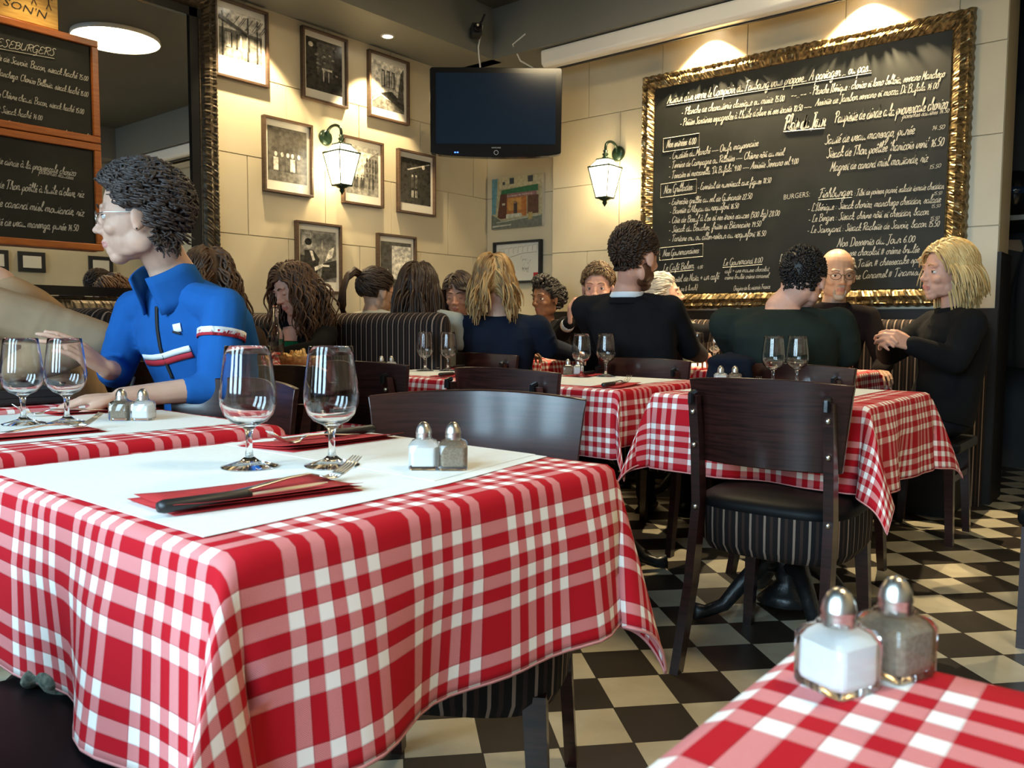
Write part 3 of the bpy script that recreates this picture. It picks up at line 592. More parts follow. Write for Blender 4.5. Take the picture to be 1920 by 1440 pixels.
def art_group():
    P = [(rc(0, 0, 1, 1), .07), (rc(0, 0, 1, .18), .12), (rc(.1, .55, .9, .95), .05)]
    for x in (.2, .36, .5, .62, .78): P += [(rc(x-.06, .2, x+.06, .44), rnd.choice((.3, .5, .08))), (ovl(x, .5, .04, .045), .5)]
    return P
def art_square():
    P = [(rc(0, 0, 1, 1), .55), (rc(0, 0, 1, .3), .22), ([(.55, .3), (1, .3), (1, .95), (.72, .8), (.55, .62)], .16)]
    for i in range(4):
        for j in range(4): P.append((rc(.62+.09*i, .38+.11*j, .66+.09*i, .45+.11*j), .05))
    for x in (.15, .25, .33, .45, .52, .7, .82): P += [(rc(x-.025, .14, x+.025, .36), .04), (ovl(x, .39, .022, .024), .12)]
    return P
def art_night():
    P = [(rc(0, 0, 1, 1), .025), ([(.2, .75), (.95, .95), (.97, .93), (.24, .73)], .4), (ovl(.75, .85, .05, .05), .6)]
    for x in (.38, .5): P += [(rc(x-.04, .35, x+.04, .6), .07), (ovl(x, .62, .03, .03), .45), (rc(x-.03, .14, x-.01, .3), .55), (rc(x+.01, .14, x+.03, .3), .5)]
    return P
def art_pianist():
    return [(rc(0, 0, 1, 1), .2), (rc(.05, .7, .3, .95), .4), (rc(.35, .75, .95, .95), .14), (rc(0, 0, .3, .5), .05), ([(.1, .1), (.45, .1), (.52, .45), (.35, .62), (.12, .6)], .03), (ovl(.24, .72, .09, .09), .38), (ovl(.22, .77, .1, .07), .02),
            ([(.25, .6), (.33, .6), (.4, .42), (.34, .4)], .55), ([(.4, .2), (.62, .3), (.6, .36), (.38, .28)], .5), ([(.55, .02), (1, .1), (1, .45), (.62, .36)], .03), ([(.68, .4), (.88, .5), (.95, .72), (.78, .62)], .55), (rc(.6, .3, .8, .34), .6), (ovl(.6, .7, .03, .13), .3)]
def art_poster():
    P = [(rc(0, 0, 1, 1), .06), (rc(.36, .2, .98, .92), .62)]
    for i in range(14): x = .42+.45*rnd.random(); y = .35+.5*rnd.random(); P.append(([(x, y), (x+.05, y+.015), (x+.07, y+.05), (x+.04, y+.02)], .12))
    for i in range(10): x = .03+.25*rnd.random(); y = .1+.4*rnd.random(); P.append((ovl(x, y, .02, .02, 6), .4))
    return P
def picture(x0, x1, z0, z1, art, label, group='framed black and white prints on the picture wall'):
    w, h = x1-x0, z1-z0; t = thing('framed_print', label, 'picture', ((x0+x1)/2, LW, (z0+z1)/2), group=group); b = MB(); q = 0.016; dp = 0.036
    for c, d in (((0, -dp/2, h/2-q/2), (w, dp, q)), ((0, -dp/2, -h/2+q/2), (w, dp, q)), ((w/2-q/2, -dp/2, 0), (q, dp, h-2*q)), ((-w/2+q/2, -dp/2, 0), (q, dp, h-2*q))): b.box(c, d)
    b.build('frame', M['frame'], t, bevel=0.002)
    mt = MB().box((0, -0.008, 0), (w-2*q, 0.008, h-2*q)).build('mount', M['mount'], t)
    o = polyart('photograph', w*0.80, h*0.72, art(), M['print'], mt, -0.0125); o.location.z = 0.012; return t
pics = [(2.771, 3.144, 2.482, 2.95, art_trees, 'framed print of bare park trees, beside the mirror frame at the top'),
        (3.404, 3.781, 2.479, 2.949, art_cafe, 'framed print of a dark cafe interior, second from the mirror in the top row'),
        (3.973, 4.364, 2.474, 2.940, art_street, 'framed print of a pale street with a curving wall, top right beside the television'),
        (3.098, 3.478, 1.833, 2.312, art_group, 'framed print of a night-time group, left of the wall lantern'),
        (3.732, 4.105, 1.832, 2.300, art_square, 'framed print of a crowd before a tall building, right behind the wall lantern'),
        (4.250, 4.640, 1.825, 2.294, art_night, 'framed print of two figures on black, under the left edge of the television'),
        (3.338, 3.715, 1.197, 1.673, art_pianist, 'framed print of a pianist at his keyboard, below the wall lantern'),
        (4.047, 4.432, 1.175, 1.653, art_poster, 'framed print of a pale handwritten sheet on dark, lowest right on the picture wall')]
for p in pics: picture(*p)
# painting and drawing in the corner recess
t = thing('painting', 'unframed colour painting of a cafe front with a green awning in the room corner', 'painting', (5.28, 4.305, 1.985)); t.rotation_euler = (0, 0, R(-90))
MB().box((0, -0.014, 0), (0.53, 0.028, 0.415)).build('canvas', M['mount'], t)
C_ = lambda r, g_, b_: (r*0.8, g_*0.8, b_*0.7)
art = [(rc(0, 0, 1, 1), C_(.42, .38, .26)), ([(0, .3), (.08, .3), (.12, 1), (0, 1)], C_(.10, .26, .36)), (rc(.15, .78, 1, 1), C_(.5, .46, .34)), ([(.14, .25), (.95, .25), (.95, .8), (.2, .78)], C_(.34, .3, .2)),
       (rc(.36, .86, .45, .98), C_(.03, .05, .08)), (rc(.72, .86, .82, .98), C_(.03, .05, .08)), (rc(.22, .86, .27, .92), C_(.03, .05, .08)), ([(.18, .66), (.92, .68), (.92, .8), (.2, .76)], C_(.01, .13, .06)),
       ([(.3, .6), (.9, .6), (.88, .68), (.32, .68)], C_(.25, .12, .14)), ([(.12, .24), (.18, .68), (.31, .68), (.31, .2), (.18, .2)], C_(.10, .03, .02)), (rc(.72, .25, .93, .6), C_(.09, .035, .025)), (rc(.31, .22, .7, .6), C_(.38, .14, .04)),
       (rc(.33, .34, .6, .58), C_(.5, .25, .07)), (rc(.64, .24, .7, .58), C_(.42, .13, .03)), (rc(.45, .28, .52, .5), C_(.04, .03, .04)), (ovl(.48, .5, .03, .03), C_(.3, .16, .1)), ([(.3, .2), (.62, .22), (.6, .28), (.3, .28)], C_(.55, .55, .5)),
       ([(0, 0), (1, 0), (1, .22), (.2, .16), (0, .3)], C_(.13, .15, .14)), ([(.1, .12), (.98, .2), (.98, .22), (.1, .14)], C_(.4, .42, .38)), ([(.02, .04), (.4, .06), (.4, .08), (.02, .07)], C_(.5, .5, .46)), (rc(.74, .14, .82, .28), C_(.4, .3, .12)), (rc(.22, .46, .28, .5), C_(.5, .48, .4))]
polyart('painted_scene', 0.53, 0.415, art, M['paint'], t, -0.0285)
put_text('Comptoir du Faubourg', (-0.09, -0.0375, 0.047), (0.17, -0.0375, 0.052), 0.012, (0, -1, 0), M['mount'], t, 'lettering', 0.1)
t = thing('framed_drawing', 'black-framed pencil drawing with a small red stamp below the cafe painting', 'picture', (5.28, 4.30, 1.500)); t.rotation_euler = (0, 0, R(-90)); b = MB()
for c, d in (((0, -.02, .162), (.50, .04, .018)), ((0, -.02, -.162), (.50, .04, .018)), ((.241, -.02, 0), (.018, .04, .306)), ((-.241, -.02, 0), (.018, .04, .306))): b.box(c, d)
b.build('frame', M['blackmatte'], t); MB().box((0, -0.008, 0), (0.464, 0.01, 0.306)).build('sheet', M['mount'], t)
b = MB()
for k in range(9): x = -0.2+0.05*k; b.tube([(x, -0.0145, 0.06+0.004*k), (x+0.006, -0.0145, 0.11+0.003*k), (x+0.045, -0.0145, 0.115+0.003*k)], 0.0009, 4)
b.tube([(-0.2, -0.0145, -0.02), (-0.1, -0.0145, 0.04), (0.05, -0.0145, 0.07), (0.2, -0.0145, 0.075)], 0.0012, 4)
for k in range(26): x = 0.03+0.1*rnd.random(); z = -0.09+0.12*rnd.random(); b.tube([(x, -0.0145, z), (x+0.02*rnd.uniform(-1, 1), -0.0145, z+0.03*rnd.uniform(-1, 1))], 0.0008, 4)
b.build('pencil_lines', M['frame'], t); MB().box((0.19, -0.0145, -0.115), (0.05, 0.002, 0.05)).build('stamp', M['napkin'], t)
for k, (x, lb) in enumerate(((3.55, 'nearest the street windows'), (3.95, 'in the middle of its wall'), (4.75, 'nearest the cloakroom recess'))):
    t = thing('small_picture', 'small dark-framed picture on the wall facing the mirror, '+lb, 'picture', (x, -1.40, 1.70), PI, 'small pictures opposite the mirror')
    MB().box((0, -0.012, 0), (0.30, 0.024, 0.24)).build('frame', M['blackmatte'], t, bevel=0.004); MB().box((0, -0.026, 0), (0.2, 0.004, 0.14)).build('sheet', M['mount'], t)
# ------------------------------------------------------------------ wall lanterns
def lantern(label, mount, body_rz):
    """local +X points out of the wall; z=0 at the mount plate"""
    t = thing('wall_lantern', label, 'lantern', mount, body_rz, 'wall lanterns')
    MB().lathe([(0.001, 0), (0.052, 0.0), (0.056, 0.01), (0.045, 0.024), (0.03, 0.03), (0.001, 0.034)], 20, axis=Matrix.Rotation(PI/2, 3, 'Y')).build('wall_plate', M['green'], t, True)
    P = [(0.02, 0, 0.0)]+[(0.10+0.075*math.cos(a), 0, 0.02+0.05*math.sin(a)) for a in [PI*1.05-k*PI*1.05/9 for k in range(10)]]+[(0.178, 0, -0.02)]
    MB().tube(P, 0.010, 8).build('swan_neck', M['green'], t, True)
    MB().lathe([(0.002, 0.0), (0.018, -0.005), (0.012, -0.02), (0.024, -0.03), (0.014, -0.045), (0.03, -0.06), (0.035, -0.07)], 16, (0.178, 0, 0)).build('finial', M['green'], t, True)
    X = 0.178
    def sq(r, z): return [(X-r, -r, z), (X+r, -r, z), (X+r, r, z), (X-r, r, z)]
    # roof, body and foot, four-sided
    rf = MB(); rf.hexa(sq(0.080, -0.118), sq(0.040, -0.068)); rf.build('roof_glass', M['lampglow'], t)
    bg = MB(); bg.hexa(sq(0.044, -0.335), sq(0.083, -0.130)); bg.build('glass_body', M['lampglow'], t)
    b = MB()
    for (r0, z0, r1, z1) in ((0.083, -0.126, 0.041, -0.068), (0.047, -0.337, 0.087, -0.128)):
        a, c = sq(r0, z0), sq(r1, z1)
        for k in range(4): b.tube([a[k], c[k]], 0.0038, 5)
    for r, z, q in ((0.088, -0.124, 0.006), (0.045, -0.068, 0.005), (0.047, -0.338, 0.006)): b.tube(sq(r, z), q, 5, closed=True)
    b.build('lantern_cage', M['green'], t)
    MB().lathe([(0.05, -0.34), (0.035, -0.352), (0.015, -0.36), (0.018, -0.375), (0.008, -0.39), (0.002, -0.40)], 12, (X, 0, 0)).build('drop_finial', M['green'], t, True)
    return t
lantern('dark green wall lantern among the framed prints', (3.60, LW, 2.255), R(-90))
lantern('dark green wall lantern left of the big chalkboard', (RW, 3.30, 2.235), R(180))
point((3.60, 4.53, 2.03), 20, (1.0, 0.74, 0.36), rad=0.05); point((5.08, 3.30, 2.01), 20, (1.0, 0.74, 0.36), rad=0.05)
# ------------------------------------------------------------------ television
t = thing('television', 'flat black television hung high across the room corner, screen off', 'television', (4.33, 3.735, 2.425), R(-50.2))
w, h = 0.895, 0.585
def tvout(k, zb): 
    return [(-w/2+0.012, h/2), (w/2-0.012, h/2), (w/2, h/2-0.012), (w/2-0.004, -h/2+0.02)]+[(w/2*math.cos(a)*0.985, -h/2+0.02-0.030*math.sin(a)) for a in [PI*i/16 for i in range(1, 16)]]+[(-w/2+0.004, -h/2+0.02), (-w/2, h/2-0.012)]
MB().prism(list(reversed(tvout(0, 0))), -0.03, 0.04, 1).build('casing', M['black'], t, bevel=0.004)
MB().box((0, -0.031, 0.020), (w-0.085, 0.004, h-0.115)).build('screen', M['screen'], t)
put_text('SAMSUNG', (-0.028, -0.0335, -h/2+0.048), (0.034, -0.0335, -h/2+0.048), 0.009, (0, -1, 0), M['steel'], t, 'logo', 0)
b = MB(); b.tube([(0.003+0.014*math.cos(2*PI*i/20), -0.033, -h/2+0.020+0.014*math.sin(2*PI*i/20)) for i in range(20)], 0.0016, 5, closed=True); b.build('power_ring', M['steel'], t)
MB().box((-0.275, -0.032, -h/2+0.020), (0.010, 0.003, 0.006)).box((-0.258, -0.032, -h/2+0.020), (0.010, 0.003, 0.006)).build('standby_light', M['blueled'], t)
b = MB(); b.box((0, 0.07, 0), (0.3, 0.06, 0.3)); b.tube([(0, 0.08, 0), (0.1, 0.35, 0), (0.28, 0.72, 0)], 0.025, 8); b.box((0.27, 0.80, 0), (0.12, 0.16, 0.25)); b.build('wall_arm', M['blackmatte'], t)
# projector screen case hung under the ceiling strip
t = thing('projector_screen', 'long white rolled-up projector screen case under the ceiling above the chalkboard', 'projector screen', (4.90, 1.2, 2.915))
prof = [(-0.060, 0.04), (-0.055, 0.058), (0.03, 0.060), (0.055, 0.045), (0.055, -0.045), (0.03, -0.058), (-0.03, -0.060), (-0.055, -0.040)]
MB().prism(prof, -2.4, 2.55, 1).build('case', M['white'], t, bevel=0.008); MB().prism([(0.034, -0.0655), (0.056, -0.0655), (0.056, -0.048), (0.034, -0.056)], -2.38, 2.5, 1).build('slot', M['blackmatte'], t)
MB().ell((-0.02, 2.551, 0.02), (0.012, 0.003, 0.012)).build('end_hole', M['black'], t)
b = MB(); b.tube([(4.80, 3.86, 3.10), (4.80, 3.98, 3.05), (4.83, 3.93, 2.93), (4.85, 3.82, 2.86), (4.75, 3.75, 2.80), (4.62, 3.72, 2.76), (4.50, 3.76, 2.66)], 0.006, 6)
tag(b.build('white_cable', M['white'], smooth=True), 'thin white cable looping from the projector screen case to the television', 'cable')
b = MB(); b.tube([(4.60, 4.10, 3.16), (4.62, 4.16, 3.02), (4.63, 4.16, 2.95), (4.60, 4.10, 2.75), (4.52, 3.98, 2.60)], 0.006, 6)
tag(b.build('white_cable', M['white'], smooth=True), 'white cable dropping from the black corner camera behind the television', 'cable')
t = thing('surveillance_camera', 'small black camera on a bracket in the upper ceiling corner', 'camera', (4.53, 4.10, 3.10), R(-130))
MB().box((0, 0, 0), (0.11, 0.075, 0.085)).build('housing', M['blackmatte'], t, bevel=0.01); MB().lathe([(0.026, 0.05), (0.03, 0.085), (0.02, 0.09), (0.001, 0.088)], 14, axis=Matrix.Rotation(PI/2, 3, 'Y')).build('lens', M['black'], t)
MB().tube([(-0.02, 0.0, 0.03), (-0.05, 0.05, 0.09), (-0.05, 0.07, 0.14)], 0.008, 6).build('bracket', M['blackmatte'], t)
# ceiling downlights and their beams
def downlight(x, y, label):
    t = thing('downlight', label, 'ceiling light', (x, y, 2.98), group='recessed downlights')
    MB().lathe([(0.048, 0.001), (0.048, -0.006), (0.036, -0.008), (0.034, 0.0)], 24, cap=False).build('trim_ring', M['white'], t, True)
    MB().lathe([(0.034, -0.001), (0.030, -0.003), (0.001, -0.004)], 20).build('lens', M['ledglow'], t)
downlight(3.96, 4.41, 'round recessed downlight above the prints near the television'); spot((3.96, 4.41, 2.96), (4.00, 4.52, 2.0), 120, 80)
downlight(2.98, 4.41, 'round recessed downlight above the prints near the mirror'); spot((2.98, 4.41, 2.96), (3.05, 4.53, 2.0), 120, 80)
downlight(1.70, 4.41, 'round recessed downlight above the orange-framed slates'); spot((1.70, 4.41, 2.96), (1.75, 4.2, 2.0), 22, 80)
for y in (2.58, 1.58): 
    downlight(5.08, y, 'round recessed downlight over the %s half of the big chalkboard' % ('left' if y > 2 else 'right')); spot((5.08, y, 2.96), (5.15, y, 2.0), 290, 100)
downlight(4.3, -1.15, 'round recessed downlight at the wall facing the mirror'); spot((4.3, -1.15, 2.96), (4.3, -1.3, 2.0), 40, 80)
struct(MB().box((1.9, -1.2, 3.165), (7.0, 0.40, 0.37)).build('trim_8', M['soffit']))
t = thing('round_ceiling_lamp', 'large flat round white ceiling lamp reflected in the mirror', 'ceiling light', (3.3, 2.27, 3.35))
MB().lathe([(0.34, 0), (0.345, -0.03), (0.335, -0.035)], 48, cap=False).build('rim', M['white'], t, True); MB().lathe([(0.335, -0.03), (0.30, -0.04), (0.001, -0.042)], 48).build('diffuser', M['ovalglow'], t)
t = thing('round_ceiling_lamp', 'added unseen round ceiling lamp giving warm light to the front tables', 'ceiling light', (1.7, -0.5, 3.35))  # second lamp, added out of view to light the front tables from above
MB().lathe([(0.34, 0), (0.345, -0.03), (0.335, -0.035)], 48, cap=False).build('rim', M['white'], t, True); MB().lathe([(0.335, -0.03), (0.30, -0.04), (0.001, -0.042)], 48).build('diffuser', M['ovalglow'], t)
t = thing('air_conditioner', 'white wall air conditioner seen in the mirror', 'air conditioner', (5.40, -0.35, 3.02))
MB().box((-0.10, 0, 0), (0.20, 0.85, 0.24)).build('casing', M['white'], t, bevel=0.03); MB().box((-0.19, 0, -0.10), (0.04, 0.7, 0.02)).build('louvre', M['blackmatte'], t)
# cloakroom shelf, helmet and coats
t = thing('cloakroom_shelf', 'dark shelf board in the cloakroom recess at the right edge', 'shelf', (6.0, 0.95, 1.66)); MB().box((0.3, 0.0, 0), (0.8, 1.0, 0.03)).build('shelf_board', M['soffit'], t); MB().box((0.3, 0.3, -0.07), (0.04, 0.03, 0.12)).box((0.3, -0.3, -0.07), (0.04, 0.03, 0.12)).build('bracket', M['dark'], t)
t = thing('motorcycle_helmet', 'glossy black helmet resting on the cloakroom shelf', 'helmet', (6.0, 0.90, 1.80))
MB().ell((0, 0, 0.02), (0.15, 0.125, 0.14), n=24, h=16).build('shell', M['black'], t, True); MB().ell((-0.04, 0.0, 0.02), (0.122, 0.108, 0.05), n=24, h=10).build('visor', M['screen'], t, True)
cm = [mat('coat_beige', (0.25, 0.19, 0.12), 0.9), mat('coat_black', (0.012, 0.012, 0.014), 0.9), mat('coat_grey', (0.06, 0.06, 0.055), 0.9)]
for k, (x, y, m, lb) in enumerate(((5.80, 0.72, 1, 'black coat hanging under the cloakroom shelf'), (5.98, 0.94, 0, 'beige scarf and coat hanging at the back of the cloakroom recess'), (5.9, 0.45, 2, 'grey coat hanging deep in the cloakroom recess'))):
    t = thing('hanging_coat', lb, 'coat', (x, y, 0.75)); mb = MB(); n = 22; vs = []; fs = []
    for j in range(9):
        z = j/8*0.78
        for i in range(n):
            a = 2*PI*i/n; r = (0.13-0.07*(j/8)**3)*(1+0.14*math.sin(a*5+j*0.3+k)); vs.append((r*0.75*math.cos(a), r*1.25*math.sin(a), z))
    for j in range(8):
        for i in range(n): fs.append((j*n+i, j*n+(i+1) % n, (j+1)*n+(i+1) % n, (j+1)*n+i))
    mb.add(vs, fs+[tuple(range(n-1, -1, -1)), tuple(8*n+i for i in range(n))]); mb.build('coat_body', cm[m], t, True)
    MB().tube([(0.0, 0.14, 0.70), (0.01, 0.19, 0.50), (0.0, 0.20, 0.15)], [0.05, 0.045, 0.04], 8).build('sleeve', cm[m], t, True)
    MB().tube([(0, 0, 0.76), (0, 0, 0.86), (0.02, 0, 0.885), (0.03, 0, 0.87)], 0.004, 5).build('hook', M['steel'], t)

# ================================================================== BOOTH BENCHES
def bolster(label, name, loc, rz, L, top, thick, uo=0, group=None, base=0.0, seat=True, side=1):
    """upright upholstered back running along local X, rounded top; vertical stripes; optional seat on +Y/-Y side(s)"""
    t = thing(name, label, 'bench', loc, rz, group)
    prof = [(thick/2, base), (thick/2, top-thick/2)]+[(thick/2*math.cos(a), top-thick/2+thick/2*math.sin(a)) for a in [PI*i/8 for i in range(1, 8)]]+[(-thick/2, top-thick/2), (-thick/2, base)]
    mb = MB(); n = max(6, int(L/0.05)); s = [0]
    vs = []; fs = []; uvs = []
    ends = 0.05
    for i in range(n+1):
        x = L*i/n
        for p in prof: vs.append((x, p[0], p[1]))
    m = len(prof)
    for i in range(n):
        for q in range(m-1):
            fs.append((i*m+q, (i+1)*m+q, (i+1)*m+q+1, i*m+q+1)); a, c = L*i/n+uo, L*(i+1)/n+uo; uvs.append([(a, 0), (c, 0), (c, 1), (a, 1)])
    mb.add(vs, fs, 0, uvs)
    # rounded end roll: the stripes turn round the end
    for e, x in ((0, 0.0), (1, L)):
        vs = []; k = 7
        for j in range(k+1):
            a = PI/2*j/k; s_ = (-1 if e == 0 else 1)
            for p in prof:
                f = math.cos(a); vs.append((x+s_*0.055*math.sin(a), p[0]*f, (p[1]-(0 if p[1] <= base+0.001 else 0.03*(1-f)))))
        fs = []; uvs = []
        for j in range(k):
            for q in range(m-1): fs.append((j*m+q, (j+1)*m+q, (j+1)*m+q+1, j*m+q+1)); aa = 0.012*j; uvs.append([(aa, 0), (aa+0.012, 0), (aa+0.012, 1), (aa, 1)])
        mb.add(vs, fs, 0, uvs)
    mb.build('backrest', M['stripe'], t, True)
    if seat:
        for sd in ((side,) if side else (1, -1)):
            MB().box((L/2, sd*(thick/2+0.24), 0.41), (L, 0.48, 0.12)).build('seat_cushion', M['leather'], t, bevel=0.03)
            MB().box((L/2, sd*(thick/2+0.22), 0.18), (L-0.02, 0.42, 0.34)).build('seat_base', M['dado'], t)
    return t
bolster('striped booth back and seats between the curly-haired diner and the women at the wall', 'booth_bench', (2.86, 2.83, 0), R(90), 1.72, 1.045, 0.13, side=0)
bolster('striped booth back seen behind the blue jacket, left of the bottle table', 'booth_bench', (1.50, 3.36, 0), R(90), 1.20, 1.045, 0.13, uo=0.02, side=-1)
bolster('long striped wall bench under the big chalkboard', 'long_bench', (5.13, 0.92, 0), R(90), 3.2, 1.03, 0.12, side=1)
# ================================================================== TABLES
W_ = 0.66
def make_table(label):
    t = thing('bistro_table', label, 'table', group='square bistro tables')
    MB().box((0, 0, 0.745), (W_-0.01, W_-0.01, 0.03)).build('tabletop', M['wood'], t)
    MB().lathe([(0.10, 0.06), (0.07, 0.09), (0.035, 0.13), (0.055, 0.17), (0.06, 0.21), (0.032, 0.27), (0.028, 0.5), (0.04, 0.62), (0.032, 0.68), (0.12, 0.72), (0.12, 0.73)], 16).build('column', M['iron'], t, True)
    for k in range(4):
        a = PI/4+k*PI/2; c, s = math.cos(a), math.sin(a)
        P = [(0.03*c, 0.03*s, 0.19), (0.09*c, 0.09*s, 0.19), (0.16*c, 0.16*s, 0.12), (0.22*c, 0.22*s, 0.05), (0.28*c, 0.28*s, 0.03), (0.32*c, 0.32*s, 0.032)]
        MB().tube(P, [0.035, 0.034, 0.028, 0.024, 0.022, 0.030], 8).build('foot', M['iron'], t, True)
    return t
def cloth_mesh(seed, o=0.26, amp=1.0, K=(0.62, 0.62, 0.62, 0.62), uvo=(0, 0), uvr=False, ov=None):
    """square cloth draped over the top: corners fold out into hanging points"""
    rn = random.Random(seed); w = W_/2; top = 0.7655; r = 0.012
    ov = ov or (o, o, o, o)   # overhang on -x, +x, -y, +y
    step = 0.0125
    def axis(a, b_):
        pts = []; x = -w-a
        nn = int(round((a)/step)); pts += [-w-a+a*i/nn for i in range(nn)]
        nm = int(2*w/0.03); pts += [-w+2*w*i/nm for i in range(nm)]
        n2 = int(round(b_/step)); pts += [w+b_*i/n2 for i in range(n2+1)]; return pts
    X = axis(ov[0], ov[1]); Y = axis(ov[2], ov[3]); ph = [rn.uniform(0, 6) for _ in range(12)]
    def side_wave(s, d, k):
        q = min(1, d/o)
        return amp*q**1.3*(0.020*math.sin(s*13+ph[k])+0.010*math.sin(s*27+ph[k+4]))
    def drop(d):   # rounded shoulder
        if d <= 0: return 0, 0
        L = r*PI/2
        if d < L: a = d/r; return r*math.sin(a), r*(1-math.cos(a))
        return r+0.03*(d-L), r+(d-L)*0.9992
    vs = []
    for y in Y:
        for x in X:
            dx = max(0, abs(x)-w); dy = max(0, abs(y)-w); sx = 1 if x > 0 else -1; sy = 1 if y > 0 else -1
            cx = max(-w, min(w, x)); cy = max(-w, min(w, y))
            if dx == 0 and dy == 0: vs.append((x, y, top+0.0006*math.sin(x*31+ph[1])*math.sin(y*27+ph[2]))); continue
            if dy == 0:
                h, z = drop(dx); k = 0 if sx < 0 else 1; e = min(1, (w-abs(y))/0.08)
                h += side_wave(y, dx, k)*(0.25+0.75*e)+0.010*min(1, dx/0.1); vs.append((sx*(w+h), y, top-z)); continue
            if dx == 0:
                h, z = drop(dy); k = 2 if sy < 0 else 3; e = min(1, (w-abs(x))/0.08)
                h += side_wave(x, dy, k)*(0.25+0.75*e)+0.010*min(1, dy/0.1); vs.append((x, sy*(w+h), top-z)); continue
            rho = math.hypot(dx, dy); th = math.atan2(dy, dx); ci = (0 if sx < 0 else 1)+(0 if sy < 0 else 2)
            k = K[ci]; fold = math.sin(2*th); h, z = drop(rho)
            ps = th+0.55*math.sin(4*th)*0.5     # walls of the fold lean together
            out = rho*k*fold**1.15*(0.9 if rho > 0.03 else 0.6)
            out = min(out, rho*0.93); zz = math.sqrt(max(0, (z)**2-out**2)) if rho > 0.02 else z
            ex = (w+h*math.cos(th)**2+out*math.cos(ps)+side_wave(sy*w, dx, 0 if sx < 0 else 1)*0.25*math.cos(th))
            ey = (w+h*math.sin(th)**2+out*math.sin(ps)+side_wave(sx*w, dy, 2 if sy < 0 else 3)*0.25*math.sin(th))
            curl = 0.018*(rho/o)**2*math.sin(th*3+ph[5+ci])
            vs.append((sx*(ex+curl), sy*(ey-curl), top-zz))
    nx, ny = len(X), len(Y); fs = []; uvs = []
    def U(i, j):
        a, c = X[i]+uvo[0]+2, Y[j]+uvo[1]+2
        return (c, a) if uvr else (a, c)
    for j in range(ny-1):
        for i in range(nx-1):
            fs.append((j*nx+i, j*nx+i+1, (j+1)*nx+i+1, (j+1)*nx+i)); uvs.append([U(i, j), U(i+1, j), U(i+1, j+1), U(i, j+1)])
    mb = MB(); mb.add(vs, fs, 0, uvs)
    # mark hem faces
    for k, (j, i) in enumerate([(j, i) for j in range(ny-1) for i in range(nx-1)]):
        pass
    hem = [vs[i] for i in range(nx)]+[vs[j*nx+nx-1] for j in range(1, ny)]+[vs[(ny-1)*nx+i] for i in range(nx-2, -1, -1)]+[vs[j*nx] for j in range(ny-2, 0, -1)]
    return mb, hem
def lay_cloth(label, loc, rz=0, seed=1, group='red and white check tablecloths', **k):
    t = thing('tablecloth', label, 'tablecloth', loc, rz, group); mb, hem = cloth_mesh(seed, **k)
    o = mb.build('cloth', M['cloth'], t, True); s = o.modifiers.new('thick', 'SOLIDIFY'); s.thickness = 0.0011; s.offset = 1
    MB().tube(hem, 0.0016, 5, closed=True, flat=(1, 1.8)).build('hem', M['hem'], t, True)
    return t
def paper(label, loc, pts, z=0.7675, grp='white paper table covers'):
    mb = MB(); n = len(pts); vs = [(x, y, z) for x, y in pts]+[(x, y, z+0.0006) for x, y in pts]
    mb.add(vs, [tuple(range(n-1, -1, -1)), tuple(range(n, 2*n))]+[(i, (i+1) % n, (i+1) % n+n, i+n) for i in range(n)])
    o = mb.build('paper_cover', M['paper']); tag(o, label, 'paper table cover', grp); return o
TB = {  # centre of each table
 'near': (0.752, 1.030), 'second': (0.70, 1.835), 'third': (0.685, 2.63), 'own': (0.235, -0.14), 'right': (2.70, 1.02), 'middle': (2.70, 1.83),
 'left': (2.70, 2.59), 'bottle': (2.07, 3.35), 'dessert': (4.06, 1.56), 'suit': (4.30, 2.16), 'corner': (4.34, 3.42)}
TL = {'near': 'bistro table nearest the camera under the largest check cloth', 'second': 'bistro table behind the nearest one, in front of the blue jacket', 'third': 'bistro table where the person in blue leans a forearm',
 'own': 'bistro table under the camera, cut by the bottom right corner', 'right': 'bistro table behind the dark chair at the right', 'middle': 'bistro table in front of the man in the black suit', 'left': 'bistro table in front of the long striped booth',
 'bottle': 'bistro table carrying the water bottle and the chip basket', 'dessert': 'bistro table between the bald man and the broad-backed man', 'suit': 'bistro table beyond the man in the black suit', 'corner': 'bistro table far back by the woman in the black blazer'}
first = None
for k, (x, y) in TB.items():
    if first is None: first = make_table(TL[k]); first.location = (x, y, 0)
    else: copy_tree(first, (x, y, 0), label=TL[k])
CL = {'near': 'large check tablecloth hanging in deep folds in the foreground', 'second': 'check tablecloth with its edge just behind the nearest table', 'third': 'check tablecloth under the tray and the bare forearm',
 'own': 'check tablecloth corner under the blurred salt and pepper, bottom right', 'right': 'check tablecloth with two hanging corners behind the dark chair', 'middle': 'check tablecloth in front of the man in the black suit', 'left': 'check tablecloth in front of the striped booth',
 'bottle': 'check tablecloth under the bottle, chips and plates', 'dessert': 'check tablecloth on the table of the bald man', 'suit': 'check tablecloth on the table past the black suit', 'corner': 'small orange-lit check tablecloth far back by the corner'}
for n, (k, (x, y)) in enumerate(TB.items()):
    kw = dict(seed=11+n, uvo=(0.031*n, 0.047*n))
    if k == 'near': kw.update(seed=5, uvo=(0.02, 0.06), K=(0.45, 0.28, 0.6, 0.5), amp=1.0, ov=(0.25, 0.28, 0.25, 0.10))
    if k == 'second': kw.update(ov=(0.26, 0.26, 0.10, 0.10))
    if k == 'third': kw.update(ov=(0.2, 0.2, 0.10, 0.2))
    if k == 'own': kw.update(uvo=(0.075, 0.03))
    if k == 'right': kw.update(ov=(0.25, 0.24, 0.26, 0.24), K=(0.5, 0.5, 0.38, 0.3))
    if k == 'middle': kw.update(ov=(0.24, 0.24, 0.20, 0.13), K=(0.34, 0.3, 0.45, 0.4))
    lay_cloth(CL[k], (x, y, 0), **kw)
